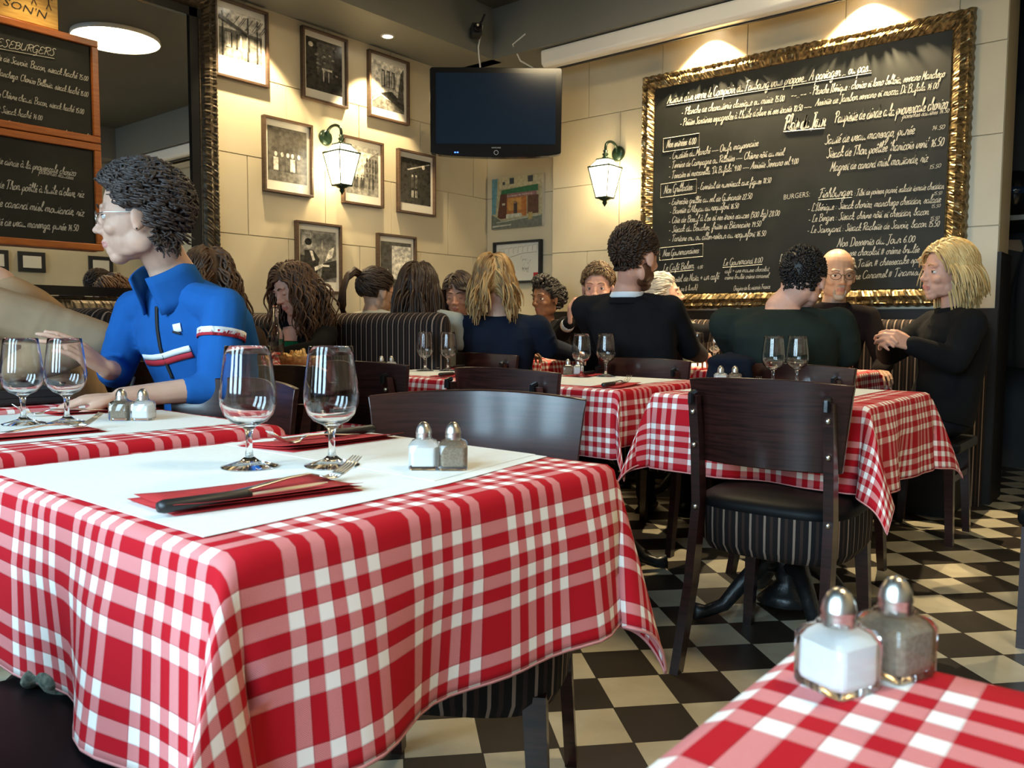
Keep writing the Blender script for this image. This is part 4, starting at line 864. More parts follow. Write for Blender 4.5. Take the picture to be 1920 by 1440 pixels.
def rect(cx, cy, hx, hy, a=0):
    c, s = math.cos(R(a)), math.sin(R(a)); return [(cx+x*c-y*s, cy+x*s+y*c) for x, y in ((-hx, -hy), (hx, -hy), (hx, hy), (-hx, hy))]
paper('white paper cover on the nearest table', (0, 0), [(0.435, 0.765), (0.80, 0.775), (1.078, 0.815), (1.078, 1.335), (0.43, 1.345)])
paper('second white paper sheet lapping over the right half of the nearest table', (0, 0), [(0.80, 0.800), (1.079, 0.84), (1.079, 1.33), (0.80, 1.33)], 0.7683)
paper('white paper cover on the table in front of the blue jacket', (0, 0), [(0.385, 1.63), (1.015, 1.60), (1.02, 2.13), (0.385, 2.14)])
paper('white paper cover behind the dark chair at the right', (0, 0), rect(2.75, 1.07, 0.26, 0.26))
paper('white paper cover in front of the man in the black suit', (0, 0), rect(2.73, 1.86, 0.28, 0.27))
paper('white paper cover in front of the striped booth', (0, 0), rect(2.73, 2.62, 0.28, 0.27))
paper('white paper cover on the table past the black suit', (0, 0), rect(4.32, 2.17, 0.26, 0.26))
paper('white paper cover far back by the corner', (0, 0), rect(4.36, 3.44, 0.26, 0.26))
paper('white paper cover on the bald man\'s table', (0, 0), rect(4.08, 1.56, 0.26, 0.26))
# ================================================================== CHAIRS
def curved_panel(mb, z0, z1, w0, w1, xc, bend, th, n=16, mi=0, tilt=0.0, rows_=6):
    vs = []; fs = []; nv = rows_+1
    for side in (0, 1):
        for j in range(nv):
            f = j/rows_; w = w0+(w1-w0)*f; z = z0+(z1-z0)*f
            for i in range(n+1):
                y = (i/n*2-1)*w/2; zz = z + (-0.012*(2*y/w)**2 if j == rows_ else 0); x = xc+bend*(y/0.225)**2-tilt*(z-z0)+(th/2 if side else -th/2); vs.append((x, y, zz))
    m = n+1; o2 = nv*m
    for j in range(rows_):
        for i in range(n):
            a = j*m+i; fs.append((a, a+m, a+m+1, a+1)); a += o2; fs.append((a, a+1, a+m+1, a+m))
    for i in range(n): fs.append((i, i+1, o2+i+1, o2+i)); a = rows_*m+i; fs.append((a, o2+a, o2+a+1, a+1))
    for j in range(rows_): a = j*m; fs.append((a, o2+a, o2+a+m, a+m)); a = j*m+n; fs.append((a, a+m, o2+a+m, o2+a))
    mb.add(vs, fs, mi)
def make_chair(label):
    t = thing('bistro_chair', label, 'chair', group='dark bistro chairs with striped seats')
    mb = MB(); curved_panel(mb, 0.60, 0.846, 0.405, 0.46, -0.235, 0.062, 0.017, tilt=0.10); mb.build('backrest', M['wood'], t, True, bevel=0.003, angle=40)
    for s in (-1, 1):
        y = s*0.185
        P = [(-0.31, s*0.20, 0.0), (-0.245, s*0.19, 0.25), (-0.215, y, 0.48), (-0.235, y, 0.66), (-0.262, y, 0.79)]
        mb = MB()
        for k in range(4):
            a, c = P[k], P[k+1]; wa = (0.019, 0.024, 0.023, 0.019, 0.014)[k]; wb = (0.019, 0.024, 0.023, 0.019, 0.014)[k+1]; hy = 0.013
            mb.hexa([(a[0]-wa, a[1]-hy, a[2]), (a[0]+wa, a[1]-hy, a[2]), (a[0]+wa, a[1]+hy, a[2]), (a[0]-wa, a[1]+hy, a[2])], [(c[0]-wb, c[1]-hy, c[2]), (c[0]+wb, c[1]-hy, c[2]), (c[0]+wb, c[1]+hy, c[2]), (c[0]-wb, c[1]+hy, c[2])])
        leg = mb.build('back_leg', M['wood'], t)
        MB().tube([(-0.262, y, 0.80), (-0.285, y, 0.795), (-0.285, y, 0.77)], 0.009, 6).build('bracket', M['black'], leg)
        for z, x in ((0.745, -0.272), (0.65, -0.26), (0.47, -0.243)): MB().ell((x, y, z), (0.005, 0.0075, 0.0075), n=10, h=6).build('bolt', M['steel'], leg, True)
        MB().hexa([(0.175, s*0.185-0.014, 0), (0.203, s*0.185-0.014, 0), (0.203, s*0.185+0.014, 0), (0.175, s*0.185+0.014, 0)], [(0.15, s*0.165-0.02, 0.38), (0.19, s*0.165-0.02, 0.38), (0.19, s*0.165+0.02, 0.38), (0.15, s*0.165+0.02, 0.38)]).build('front_leg', M['wood'], t)
    # seat : deep upholstered drum with striped side
    n = 48; mb = MB(); rings = [(0.80, 0.335), (0.93, 0.345), (0.99, 0.37), (1.0, 0.42), (1.0, 0.47)]
    def sup(r, i):
        a = 2*PI*i/n; c, s = math.cos(a), math.sin(a); e = 0.55
        return (-0.005+r*0.225*math.copysign(abs(c)**e, c), r*0.215*math.copysign(abs(s)**e, s))
    vs = []; fs = []; uvs = []
    L = [0]; 
    for i in range(n): p, q = sup(1, i), sup(1, i+1); L.append(L[-1]+math.hypot(p[0]-q[0], p[1]-q[1]))
    for r, z in rings:
        for i in range(n): vs.append((*sup(r, i), z))
    for j in range(len(rings)-1):
        for i in range(n): fs.append((j*n+i, j*n+(i+1) % n, (j+1)*n+(i+1) % n, (j+1)*n+i)); uvs.append([(L[i], 0), (L[i+1], 0), (L[i+1], 1), (L[i], 1)])
    fs.append(tuple(range(n-1, -1, -1))); uvs.append([(0, 0)]*n)
    mb.add(vs, fs, 0, uvs); mb.build('seat_skirt', M['stripe'], t, True)
    mb = MB(); vs = []; fs = []; rr = [(1.0, 0.47), (1.01, 0.48), (0.985, 0.495), (0.9, 0.507), (0.6, 0.515), (0.01, 0.518)]
    for r, z in rr:
        for i in range(n): vs.append((*sup(r, i), z))
    for j in range(len(rr)-1):
        for i in range(n): fs.append((j*n+i, j*n+(i+1) % n, (j+1)*n+(i+1) % n, (j+1)*n+i))
    mb.add(vs, fs); mb.build('seat_pad', M['leather'], t, True)
    return t
ch = make_chair('dark chair with its back to the camera and striped seat, at the right table'); ch.location = (2.375, 0.90, 0); ch.rotation_euler = (0, 0, R(2))
def chair(x, y, rz, label): return copy_tree(ch, (x, y, 0), R(rz), label)
chair(1.10, 1.04, 212, 'glossy brown chair facing the camera across the nearest table')
chair(0.93, 1.805, 188, 'chair at the second table with its back shining silver beside the blue sleeve')
chair(2.30, 1.77, 0, 'dark chair back in front of the middle table, its bracket showing')
chair(2.29, 2.48, 3, 'dark chair in front of the left table below the striped booth')
chair(3.36, 2.84, 5, 'brown chair under the woman in the navy sweater')
chair(3.40, 1.90, 3, 'reddish-brown chair under the man in the black suit')
chair(3.33, 1.14, -8, 'dark chair under the broad-backed man in the dark sweater')
chair(3.84, 3.60, 212, 'chair under the woman with the black v-neck top')
chair(1.25, 2.93, 172, 'chair under the person in the beige top')
chair(1.42, 2.33, 180, 'chair under the person in the blue jacket')
chair(1.70, 3.05, 10, 'chair under the diner with long curly brown hair')
chair(0.27, 1.02, 0, 'chair whose black seat shows at the bottom left, under the nearest cloth')
# high stool of the blonde woman
t = thing('wooden_stool', 'plain dark wooden stool with a stretcher under the blonde woman at the right', 'stool', (4.26, 0.955, 0))
MB().box((0, 0, 0.445), (0.40, 0.36, 0.05)).build('seat', M['leather'], t, bevel=0.015)
for sx in (-1, 1):
    for sy in (-1, 1): MB().hexa([(sx*0.18-.016, sy*0.15-.016, 0), (sx*0.18+.016, sy*0.15-.016, 0), (sx*0.18+.016, sy*0.15+.016, 0), (sx*0.18-.016, sy*0.15+.016, 0)], [(sx*0.16-.02, sy*0.13-.02, .42), (sx*0.16+.02, sy*0.13-.02, .42), (sx*0.16+.02, sy*0.13+.02, .42), (sx*0.16-.02, sy*0.13+.02, .42)]).build('leg', M['wood'], t)
MB().box((0, 0.14, 0.30), (0.33, 0.02, 0.03)).box((0, -0.14, 0.30), (0.33, 0.02, 0.03)).box((0.165, 0, 0.36), (0.02, 0.27, 0.03)).box((-0.165, 0, 0.36), (0.02, 0.27, 0.03)).build('stretcher', M['wood'], t)
t = thing('low_stool', 'low black stool just inside the right edge of the picture', 'stool', (3.06, 0.22, 0))
MB().box((0, 0, 0.41), (0.34, 0.34, 0.06)).build('seat', M['leather'], t, bevel=0.02)
for sx in (-1, 1):
    for sy in (-1, 1): MB().box((sx*0.14, sy*0.14, 0.19), (0.035, 0.035, 0.38)).build('leg', M['wood'], t)
# ================================================================== TABLEWARE
def make_glass(label, group, s=1.0):
    t = thing('wine_glass', label, 'wine glass', group=group)
    out = [(0.0415, 0.0), (0.0418, 0.0016), (0.030, 0.0045), (0.014, 0.0095), (0.0062, 0.016), (0.0050, 0.026), (0.0048, 0.044), (0.0062, 0.056), (0.013, 0.0625), (0.026, 0.0685), (0.0355, 0.079), (0.0408, 0.094), (0.0418, 0.105), (0.0405, 0.122), (0.0375, 0.146), (0.0345, 0.168), (0.0330, 0.1815), (0.0326, 0.1822)]
    inn = [(0.0320, 0.1815), (0.0335, 0.168), (0.0365, 0.146), (0.0394, 0.122), (0.0406, 0.105), (0.0396, 0.094), (0.0345, 0.081), (0.026, 0.0715), (0.014, 0.0665), (0.0005, 0.0655)]
    MB().lathe([(0.0005, 0.0)]+out+inn, 40, cap=False).build('bowl_and_stem', M['glass'], t, True); t.scale = (s, s, s); return t
GZ = 0.7690
gl = make_glass('wine glass nearest the camera on the left, in line with the curly hair', 'wine glasses'); gl.location = (0.697, 1.090, GZ)
def glass(x, y, label, z=GZ): return copy_tree(gl, (x, y, z), 0, label)
glass(0.786, 1.006, 'right-hand large wine glass on the nearest table')
glass(0.681, 1.913, 'left-hand wine glass on the second table at the left edge'); glass(0.747, 1.858, 'right-hand wine glass on the second table, before the blurred hand')
glass(2.704, 2.764, 'left wine glass of the pair in front of the booth end'); glass(2.791, 2.700, 'right wine glass of the pair in front of the booth end')
glass(2.864, 1.988, 'left wine glass of the pair before the black suit'); glass(2.955, 1.925, 'right wine glass of the pair before the black suit')
glass(2.90, 1.170, 'left wine glass of the pair before the dark sweater'); glass(2.985, 1.115, 'right wine glass of the pair before the dark sweater')
glass(4.42, 3.45, 'left wine glass of the distant pair before the black blazer'); glass(4.49, 3.33, 'right wine glass of the distant pair before the black blazer')
glass(4.45, 2.26, 'left wine glass of the distant pair right of the black suit'); glass(4.52, 2.18, 'right wine glass of the distant pair right of the black suit')
g2 = glass(2.14, 3.36, 'small glass of pale rose wine before the green top'); MB().lathe([(0.001, 0.0665), (0.014, 0.0675), (0.026, 0.0725), (0.034, 0.082), (0.0385, 0.094), (0.039, 0.098), (0.001, 0.098)], 24).build('wine', M['wine'], g2, True)
def make_shaker(label, fill, fname):
    t = thing('%s_shaker' % fname, label, 'shaker', group='salt and pepper shakers'); w = 0.0215
    def sq(r, z, n=6):
        pts = []; q = r*0.22
        for cx, cy, a0 in ((r-q, r-q, 0), (-r+q, r-q, PI/2), (-r+q, -r+q, PI), (r-q, -r+q, 1.5*PI)):
            for k in range(4): a = a0+PI/2*k/3; pts.append((cx+q*math.cos(a), cy+q*math.sin(a), z))
        return pts
    def loft(rs):
        mb = MB(); vs = []; m = 16
        for r, z in rs: vs += sq(r, z)
        fs = [(j*m+i, j*m+(i+1) % m, (j+1)*m+(i+1) % m, (j+1)*m+i) for j in range(len(rs)-1) for i in range(m)]
        fs += [tuple(range(m-1, -1, -1)), tuple((len(rs)-1)*m+i for i in range(m))]; return mb.add(vs, fs)
    jar = loft([(w*0.93, 0), (w, 0.003), (w, 0.036), (w*0.85, 0.041), (w*0.55, 0.044), (w*0.5, 0.047)]).build('glass_jar', M['glass'], t, True, angle=50)
    loft([(w*0.74, 0.0055), (w*0.80, 0.008), (w*0.80, 0.0325), (w*0.3, 0.0335)]).build(fname+'_fill', fill, jar)
    b = MB().lathe([(0.0115, 0.043), (0.0122, 0.0445), (0.0112, 0.0465), (0.0122, 0.0485), (0.0112, 0.0505), (0.0122, 0.053), (0.0118, 0.055), (0.0108, 0.060), (0.0078, 0.066), (0.0035, 0.0695), (0.0005, 0.070)], 20); b = b.build('cap', M['steel'], t, True)
    h = MB()
    for a in range(6): h.ell((0.0055*math.cos(a*PI/3), 0.0055*math.sin(a*PI/3), 0.0678), (0.0009, 0.0009, 0.0009), n=6, h=4)
    h.ell((0, 0, 0.070), (0.0009, 0.0009, 0.0009), n=6, h=4).build('perforations', M['black'], b); return t
sa = make_shaker('salt shaker on the nearest paper-covered table', M['salt'], 'salt'); pe = make_shaker('pepper shaker on the nearest paper-covered table', M['pepper'], 'pepper')
def shakers(x, y, rz, dx, dy, l1, l2, z=GZ, s=1.0, swap=False):
    a, c = (copy_tree(sa, (x, y, z), R(rz), l1), copy_tree(pe, (x+dx, y+dy, z), R(rz), l2))
    a.scale = c.scale = (s, s, s)
sa.location = (0.858, 0.880, GZ+0.001); pe.location = (0.886, 0.846, GZ+0.001); sa.rotation_euler = pe.rotation_euler = (0, 0, R(-48))
shakers(0.501, 0.157, -22, 0.046, -0.020, 'large blurred salt shaker in the bottom right foreground', 'large blurred pepper shaker in the bottom right foreground', 0.7668, 0.87)
shakers(0.885, 1.800, -50, -0.031, 0.036, 'salt shaker on the second table, nearest the blue cuff', 'pepper shaker on the second table, left of its salt', GZ)
shakers(2.60, 2.88, -50, -0.03, 0.035, 'salt shaker at the left edge of the booth-side table', 'pepper shaker at the left edge of the booth-side table')
shakers(2.84, 1.345, -50, 0.035, -0.04, 'salt shaker behind the right-hand chair back', 'pepper shaker behind the right-hand chair back')
shakers(2.96, 2.07, -50, -0.03, 0.035, 'salt shaker behind the bracketed chair back', 'pepper shaker behind the bracketed chair back')
def napkin(label, pts, z=0.7693, n=2):
    mb = MB(); rn = random.Random(len(label)); z0 = z
    for k in range(n):
        q = [(x+rn.uniform(-.005, .005)*k, y+rn.uniform(-.005, .005)*k) for x, y in pts]; zz = z0+0.0009*k; e = 0.004*k
        N = 8; vs = []
        for j in range(N+1):
            for i in range(N+1):
                u, v = i/N, j/N; x = (q[0][0]*(1-u)+q[1][0]*u)*(1-v)+(q[3][0]*(1-u)+q[2][0]*u)*v; y = (q[0][1]*(1-u)+q[1][1]*u)*(1-v)+(q[3][1]*(1-u)+q[2][1]*u)*v
                vs.append((x, y, zz+e*(u**4+0.5*(1-v)**5)))
        mb.add(vs, [(j*(N+1)+i, j*(N+1)+i+1, (j+1)*(N+1)+i+1, (j+1)*(N+1)+i) for j in range(N) for i in range(N)])
    o = mb.build('paper_napkin', M['napkin'], smooth=True); tag(o, label, 'napkin', 'folded red paper napkins'); s = o.modifiers.new('th', 'SOLIDIFY'); s.thickness = 0.0004; s.offset = 1; return o
def strip(mb, path, widths, th=0.0016, side=None):
    """flat bar along a path, horizontal width"""
    P = [Vector(p) for p in path]; vs = []; k = len(P)
    for j in range(k):
        tt = (P[min(j+1, k-1)]-P[max(j-1, 0)]).normalized(); s = Vector((-tt.y, tt.x, 0)).normalized(); w = widths[j]/2; u = s.cross(tt)*(-th/2)
        vs += [P[j]-s*w-u, P[j]+s*w-u, P[j]+s*w+u, P[j]-s*w+u]
    fs = [(0, 1, 2, 3), tuple(4*(k-1)+i for i in (3, 2, 1, 0))]+[(4*j+i, 4*j+(i+1) % 4, 4*j+4+(i+1) % 4, 4*j+4+i) for j in range(k-1) for i in range(4)]
    return mb.add(vs, fs)
def make_fork(label):
    t = thing('fork', label, 'fork', group='steel forks')   # local +X towards the tines, length 0.195
    strip(MB(), [(-0.10, 0, 0.004), (-0.07, 0, 0.006), (-0.02, 0, 0.0115), (0.015, 0, 0.0125), (0.03, 0, 0.008)], [0.011, 0.012, 0.007, 0.0055, 0.006], 0.0024).build('handle', M['steel'], t, True)
    strip(MB(), [(0.028, 0, 0.0085), (0.037, 0, 0.0045), (0.047, 0, 0.0035), (0.054, 0, 0.005)], [0.006, 0.020, 0.0235, 0.0235], 0.0018).build('neck', M['steel'], t, True)
    for y in (-0.0098, -0.0033, 0.0033, 0.0098): MB().tube([(0.053, y, 0.005), (0.065, y, 0.009), (0.080, y, 0.017), (0.094, y*0.97, 0.028)], [0.0018, 0.0018, 0.0016, 0.0009], 6).build('tine', M['steel'], t, True)
    return t
def make_knife(label):
    t = thing('table_knife', label, 'knife', group='steak knives with black handles')
    MB().tube([(-0.115, 0, 0.0085), (-0.108, 0, 0.0085), (-0.06, 0, 0.0082), (-0.012, 0, 0.0078), (-0.004, 0, 0.0075)], [0.0065, 0.0090, 0.0082, 0.0078, 0.0055], 12, flat=(1.05, 0.9)).build('handle', M['knob'], t, True)
    mb = MB(); Y = [(-0.006, 0.0045, -0.0045), (0.02, 0.006, -0.007), (0.07, 0.0065, -0.0085), (0.095, 0.006, -0.004), (0.106, 0.003, 0.002)]
    vs = []
    for x, a, c in Y: vs += [(x, a, 0.0080), (x, a, 0.0062), (x, c, 0.0068), (x, c, 0.0074)]
    fs = [(4*j+i, 4*j+(i+1) % 4, 4*j+4+(i+1) % 4, 4*j+4+i) for j in range(4) for i in range(4)]+[(3, 2, 1, 0), (16, 17, 18, 19)]
    mb.add(vs, fs).build('blade', M['steel'], t); return t
def at(o, x, y, z, rz, tilt=0.0, roll=0.0):
    o.location = (x, y, z); o.rotation_euler = (roll, tilt, R(rz)); return o
def ang(a, b): return math.degrees(math.atan2(b[1]-a[1], b[0]-a[0]))
napkin('red napkin under the closest knife and fork', [(0.466, 0.985), (0.460, 0.870), (0.692, 0.822), (0.705, 0.958)], n=3)
napkin('red napkin at the far edge of the nearest table', [(0.80, 1.285), (0.822, 1.155), (1.06, 1.160), (1.045, 1.275)], n=3)
fk = make_fork('fork with its tines raised on the closest red napkin'); at(fk, 0.655, 0.905, 0.7715, -2)
kn = make_knife('closest black-handled knife beside the raised fork'); at(kn, 0.560, 0.868, 0.7715, -5)
at(copy_tree(kn, label='black-handled knife on the napkin at the far edge of the nearest table'), 0.955, 1.245, 0.7715, 176)
at(copy_tree(fk, label='fork lying on the napkin behind the two large glasses'), 0.915, 1.220, 0.7715, 178)
napkin('red napkin at the near left of the second table', [(0.52, 1.76), (0.52, 1.66), (0.74, 1.655), (0.74, 1.75)])
at(copy_tree(fk, label='fork on the red napkin beside the left glass pair'), 0.67, 1.73, 0.7715, 2)
napkin('red napkin before the bare forearm at the far edge of the second table', [(0.79, 2.12), (0.79, 2.02), (1.02, 1.98), (1.02, 2.08)])
at(copy_tree(kn, label='black-handled knife lying in front of the bare forearm'), 0.90, 2.05, 0.7715, 172); at(copy_tree(fk, label='fork lying behind the left glass pair'), 0.80, 2.03, 0.7715, 168)
for (cx, cy, a, l) in ((2.52, 1.60, 10, 'before the black suit'), (2.55, 2.42, 10, 'on the booth-side table'), (2.80, 1.22, 5, 'behind the right-hand chair back')):
    napkin('red napkin '+l, rect(cx, cy, 0.11, 0.06, a)); at(copy_tree(kn, label='black-handled knife '+l), cx-0.02, cy-0.01, 0.7715, a+2); at(copy_tree(fk, label='fork '+l), cx+0.05, cy+0.015, 0.7715, a-2)
for (cx, cy, a, l) in ((2.93, 2.02, 5, 'at the far side of the middle table'), (2.93, 2.80, 5, 'at the far side of the booth-side table'), (4.15, 3.25, 5, 'far back by the corner')):
    napkin('red napkin '+l, rect(cx, cy, 0.10, 0.06, a)); at(copy_tree(kn, label='black-handled knife '+l), cx-0.02, cy, 0.7715, a+180)
# bottle table
t = thing('water_bottle', 'clear glass water bottle in front of the curly-haired diner', 'bottle', (2.22, 3.24, GZ))
MB().lathe([(0.001, 0), (0.033, 0), (0.037, 0.004), (0.037, 0.155), (0.034, 0.175), (0.020, 0.200), (0.0145, 0.22), (0.0135, 0.285), (0.0155, 0.287), (0.0155, 0.300), (0.0125, 0.300), (0.0115, 0.28), (0.0125, 0.222), (0.018, 0.199), (0.032, 0.173), (0.0345, 0.152), (0.0345, 0.008), (0.001, 0.006)], 32, cap=False).build('bottle_glass', M['glass'], t, True)
MB().lathe([(0.001, 0.0075), (0.0342, 0.0085), (0.0342, 0.085), (0.001, 0.085)], 24).build('water', M['water'], t, True)
def fries_pot(x, y, label, m, n, r=0.045, h=0.06, nm='chip_basket'):
    t = thing(nm, label, 'basket', (x, y, GZ)); MB().lathe([(0.001, 0), (r*0.8, 0), (r, h), (r*0.93, h), (r*0.75, 0.006), (0.001, 0.006)], 20, cap=False).build('pot', m, t, True); rn = random.Random(n); b = MB()
    for k in range(n):
        a = rn.uniform(0, 6.28); q = rn.uniform(0, r*0.7); b.box((q*math.cos(a), q*math.sin(a), h+rn.uniform(-.01, .014)), (0.011, 0.011, 0.05), rot=Euler((rn.uniform(-1, 1), rn.uniform(-1, 1), rn.uniform(0, 3))).to_matrix())
    tag(b.build('chips', M['bread'], t), None, None, kind='stuff'); return t
fries_pot(2.28, 3.16, 'wicker basket of bread right behind the right large glass', M['wicker'], 16, 0.085, 0.07, 'bread_basket'); fries_pot(1.93, 3.42, 'metal pot of chips seen through the left large glass', M['steel'], 22)
def plate(x, y, label, food):
    t = thing('dinner_plate', label, 'plate', (x, y, GZ)); MB().lathe([(0.001, 0.004), (0.07, 0.004), (0.085, 0.008), (0.125, 0.020), (0.126, 0.0175), (0.085, 0.003), (0.06, 0.0), (0.001, 0.0)], 36, cap=False).build('plate_rim', M['cork'], t, True)
    f = thing(food+'_portion', 'small heap of %s on the %s' % (food, label), food, (x, y, GZ+0.008)); rn = random.Random(int(x*100)); b = MB()
    for k in range(14): a = rn.uniform(0, 6.28); q = rn.uniform(0, .07); b.ell((q*math.cos(a), q*math.sin(a), 0.012+rn.uniform(0, .02)), (0.028, 0.02, 0.012), rot=Euler((rn.uniform(-.6, .6), rn.uniform(-.6, .6), rn.uniform(0, 3))).to_matrix(), n=8, h=5)
    tag(b.build('leaves', M['lettuce'], f, True), None, None, kind='stuff')
plate(2.10, 3.50, 'cream plate before the green top', 'salad'); plate(1.93, 3.22, 'cream plate half hidden by the chair back', 'salad')
t = thing('drinking_tumbler', 'empty tumbler beside the rose wine glass', 'tumbler', (2.05, 3.30, GZ)); MB().lathe([(0.001, 0), (0.026, 0), (0.031, 0.075), (0.029, 0.075), (0.0245, 0.006), (0.001, 0.006)], 24, cap=False).build('tumbler_glass', M['glass'], t, True)
t = thing('drinking_tumbler', 'pinkish tumbler by the blonde woman\'s table corner', 'tumbler', (3.86, 1.22, GZ)); MB().lathe([(0.001, 0), (0.030, 0), (0.036, 0.10), (0.034, 0.10), (0.0285, 0.006), (0.001, 0.006)], 24, cap=False).build('tumbler_glass', M['glass'], t, True)
MB().lathe([(0.001, 0.008), (0.0285, 0.008), (0.0325, 0.07), (0.001, 0.07)], 20).build('drink', M['wine'], t, True)
# tray and metal basket at the left edge
t = thing('serving_tray', 'black serving tray behind the left glass pair', 'tray', (0.72, 2.50, GZ)); MB().box((0, 0, 0.012), (0.44, 0.32, 0.024)).build('tray_base', M['blackmatte'], t, bevel=0.008)
b = MB()
for c, d in (((0, .155, .03), (.44, .012, .02)), ((0, -.155, .03), (.44, .012, .02)), ((.214, 0, .03), (.012, .30, .02)), ((-.214, 0, .03), (.012, .30, .02))): b.box(c, d)
b.build('tray_rim', M['blackmatte'], t)
t = thing('wire_basket', 'woven metal basket standing on the black tray', 'basket', (0.66, 2.42, GZ+0.025)); b = MB()
for k in range(9): z = 0.005+0.008*k; r = 0.045+0.0022*k; b.tube([(r*math.cos(2*PI*i/28), r*math.sin(2*PI*i/28), z+0.0018*(-1)**i) for i in range(28)], 0.0030, 5, closed=True)
b.build('wires', M['bucket'], t, True); MB().lathe([(0.001, 0), (0.043, 0), (0.060, 0.074), (0.056, 0.074), (0.040, 0.004), (0.001, 0.004)], 24, cap=False).build('liner', M['bucket'], t, True)
# hanging jacket on the broad man's chair
b = MB(); 
for k, (y, dz) in enumerate(((-0.05, 0.0), (0.0, 0.01), (0.05, 0.0))): b.ell((-0.01, y, -0.10+dz), (0.045, 0.05, 0.15), n=14, h=10)
b.ell((0, 0, 0.02), (0.06, 0.10, 0.03))
tag(link_mesh(fuse(b, 0.008, 4, 'jacket'), 'draped_jacket', mat('navy_cloth', (0.006, 0.008, 0.014), 0.95, 0, 0.1)), 'navy jacket draped over the chair corner of the broad-backed man', 'jacket')
bpy.data.objects['draped_jacket'].location = (2.98, 1.37, 0.83)
t = thing('knitted_scarf', 'grey-green knitted scarf bundled on the chair seat at the bottom left', 'scarf', (0.44, 1.13, 0.505)); t.scale = (0.6, 0.6, 0.5); b = MB()
for k in range(9): a = k*0.7; b.ell((0.045*math.cos(a), 0.07*math.sin(a), 0.03+0.008*(k % 3)), (0.05, 0.022, 0.028), rot=Matrix.Rotation(a*1.3, 3, 'Z'), n=12, h=8)
link_mesh(fuse(b, 0.005, 2), 'scarf_bundle', noisy(mat('knit_grey_green', (0.05, 0.07, 0.055), 0.95), (0.16, 0.17, 0.13), 60, bump=0.5), t)

# ================================================================== PEOPLE
def skin_mat(name, col, rough=0.5):
    m = mat(name, col, rough, 0, 0.35); b = m.node_tree.nodes['Principled BSDF']; b.inputs['Subsurface Weight'].default_value = 0.12; b.inputs['Subsurface Radius'].default_value = (0.02, 0.008, 0.004)
    return noisy(m, tuple(c*0.88 for c in col), 18, 3)
SK = {'fair': skin_mat('fair_skin', (0.60, 0.37, 0.27)), 'pink': skin_mat('pink_skin', (0.62, 0.34, 0.25)), 'dark': skin_mat('dark_skin', (0.17, 0.075, 0.040)), 'tan': skin_mat('tan_skin', (0.50, 0.29, 0.19))}
LIP = {'fair': mat('lips_fair', (0.50, 0.22, 0.18), 0.45), 'pink': mat('lips_pink', (0.50, 0.19, 0.155), 0.45), 'dark': mat('lips_dark', (0.16, 0.05, 0.04), 0.4), 'tan': mat('lips_tan', (0.38, 0.16, 0.12), 0.45)}
M['eyewhite'] = mat('eye_white', (0.72, 0.69, 0.66), 0.2); M['iris'] = mat('iris', (0.05, 0.028, 0.016), 0.15); M['lash'] = mat('lash', (0.015, 0.01, 0.008), 0.7)
def hair_mat(name, c, c2): 
    m = mat(name, c, 0.5, 0, 0.4); return noisy(m, c2, 22, 4, 0.35, 0.65, stretch=(1, 1, 0.35))
HM = {'darkbrown': hair_mat('dark_brown_hair', (0.020, 0.010, 0.006), (0.045, 0.022, 0.012)), 'brown': hair_mat('brown_hair', (0.050, 0.022, 0.010), (0.11, 0.052, 0.024)), 'black': hair_mat('black_hair', (0.007, 0.005, 0.005), (0.014, 0.010, 0.009)),
      'blonde': hair_mat('blonde_hair', (0.52, 0.34, 0.13), (0.72, 0.54, 0.26)), 'dirtyblonde': hair_mat('dark_blonde_hair', (0.16, 0.085, 0.030), (0.46, 0.29, 0.12)), 'grey': hair_mat('grey_hair', (0.42, 0.38, 0.31), (0.62, 0.57, 0.48)),
      'charcoal': hair_mat('charcoal_hair', (0.036, 0.027, 0.025), (0.068, 0.052, 0.047)), 'lightbrown': hair_mat('light_brown_hair', (0.11, 0.062, 0.030), (0.19, 0.12, 0.06)), 'beard': hair_mat('red_brown_beard', (0.075, 0.026, 0.012), (0.11, 0.045, 0.02)), 'stubble': hair_mat('grey_stubble', (0.26, 0.21, 0.17), (0.36, 0.31, 0.26))}
def cloth_m(name, c, c2=None, s=8): return noisy(mat(name, c, 0.95, 0, 0.12), c2 or tuple(x*0.8 for x in c), s, 4, bump=0.15)
CM = {'blue': cloth_m('royal_blue_knit', (0.014, 0.105, 0.36)), 'blackwool': cloth_m('black_wool', (0.008, 0.008, 0.009)), 'navy': cloth_m('navy_knit', (0.010, 0.015, 0.030)), 'suit': cloth_m('black_suiting', (0.009, 0.009, 0.011)),
      'greyknit': cloth_m('grey_knit', (0.33, 0.35, 0.33)), 'cream': cloth_m('cream_knit', (0.50, 0.48, 0.40)), 'beige': cloth_m('beige_jersey', (0.38, 0.26, 0.155)), 'forest': cloth_m('dark_green_knit', (0.016, 0.023, 0.019)), 'trousers': cloth_m('dark_trousers', (0.012, 0.013, 0.018)), 'brownknit': cloth_m('brown_knit', (0.05, 0.03, 0.02)), 'blackred': cloth_m('black_knit', (0.012, 0.008, 0.008))}
M['green_top'] = cloth_m('green_top', (0.004, 0.11, 0.045)); M['shirt'] = mat('white_shirt', (0.70, 0.74, 0.78), 0.8); M['scarf'] = noisy(mat('grey_green_scarf', (0.10, 0.11, 0.085), 0.9), (0.22, 0.21, 0.16), 30, bump=0.3)
M['strap_white'] = mat('white_band', (0.8, 0.82, 0.82), 0.8); M['strap_red'] = mat('red_band', (0.42, 0.015, 0.03), 0.8); M['shirtdark'] = mat('dark_collar', (0.01, 0.02, 0.06), 0.8)
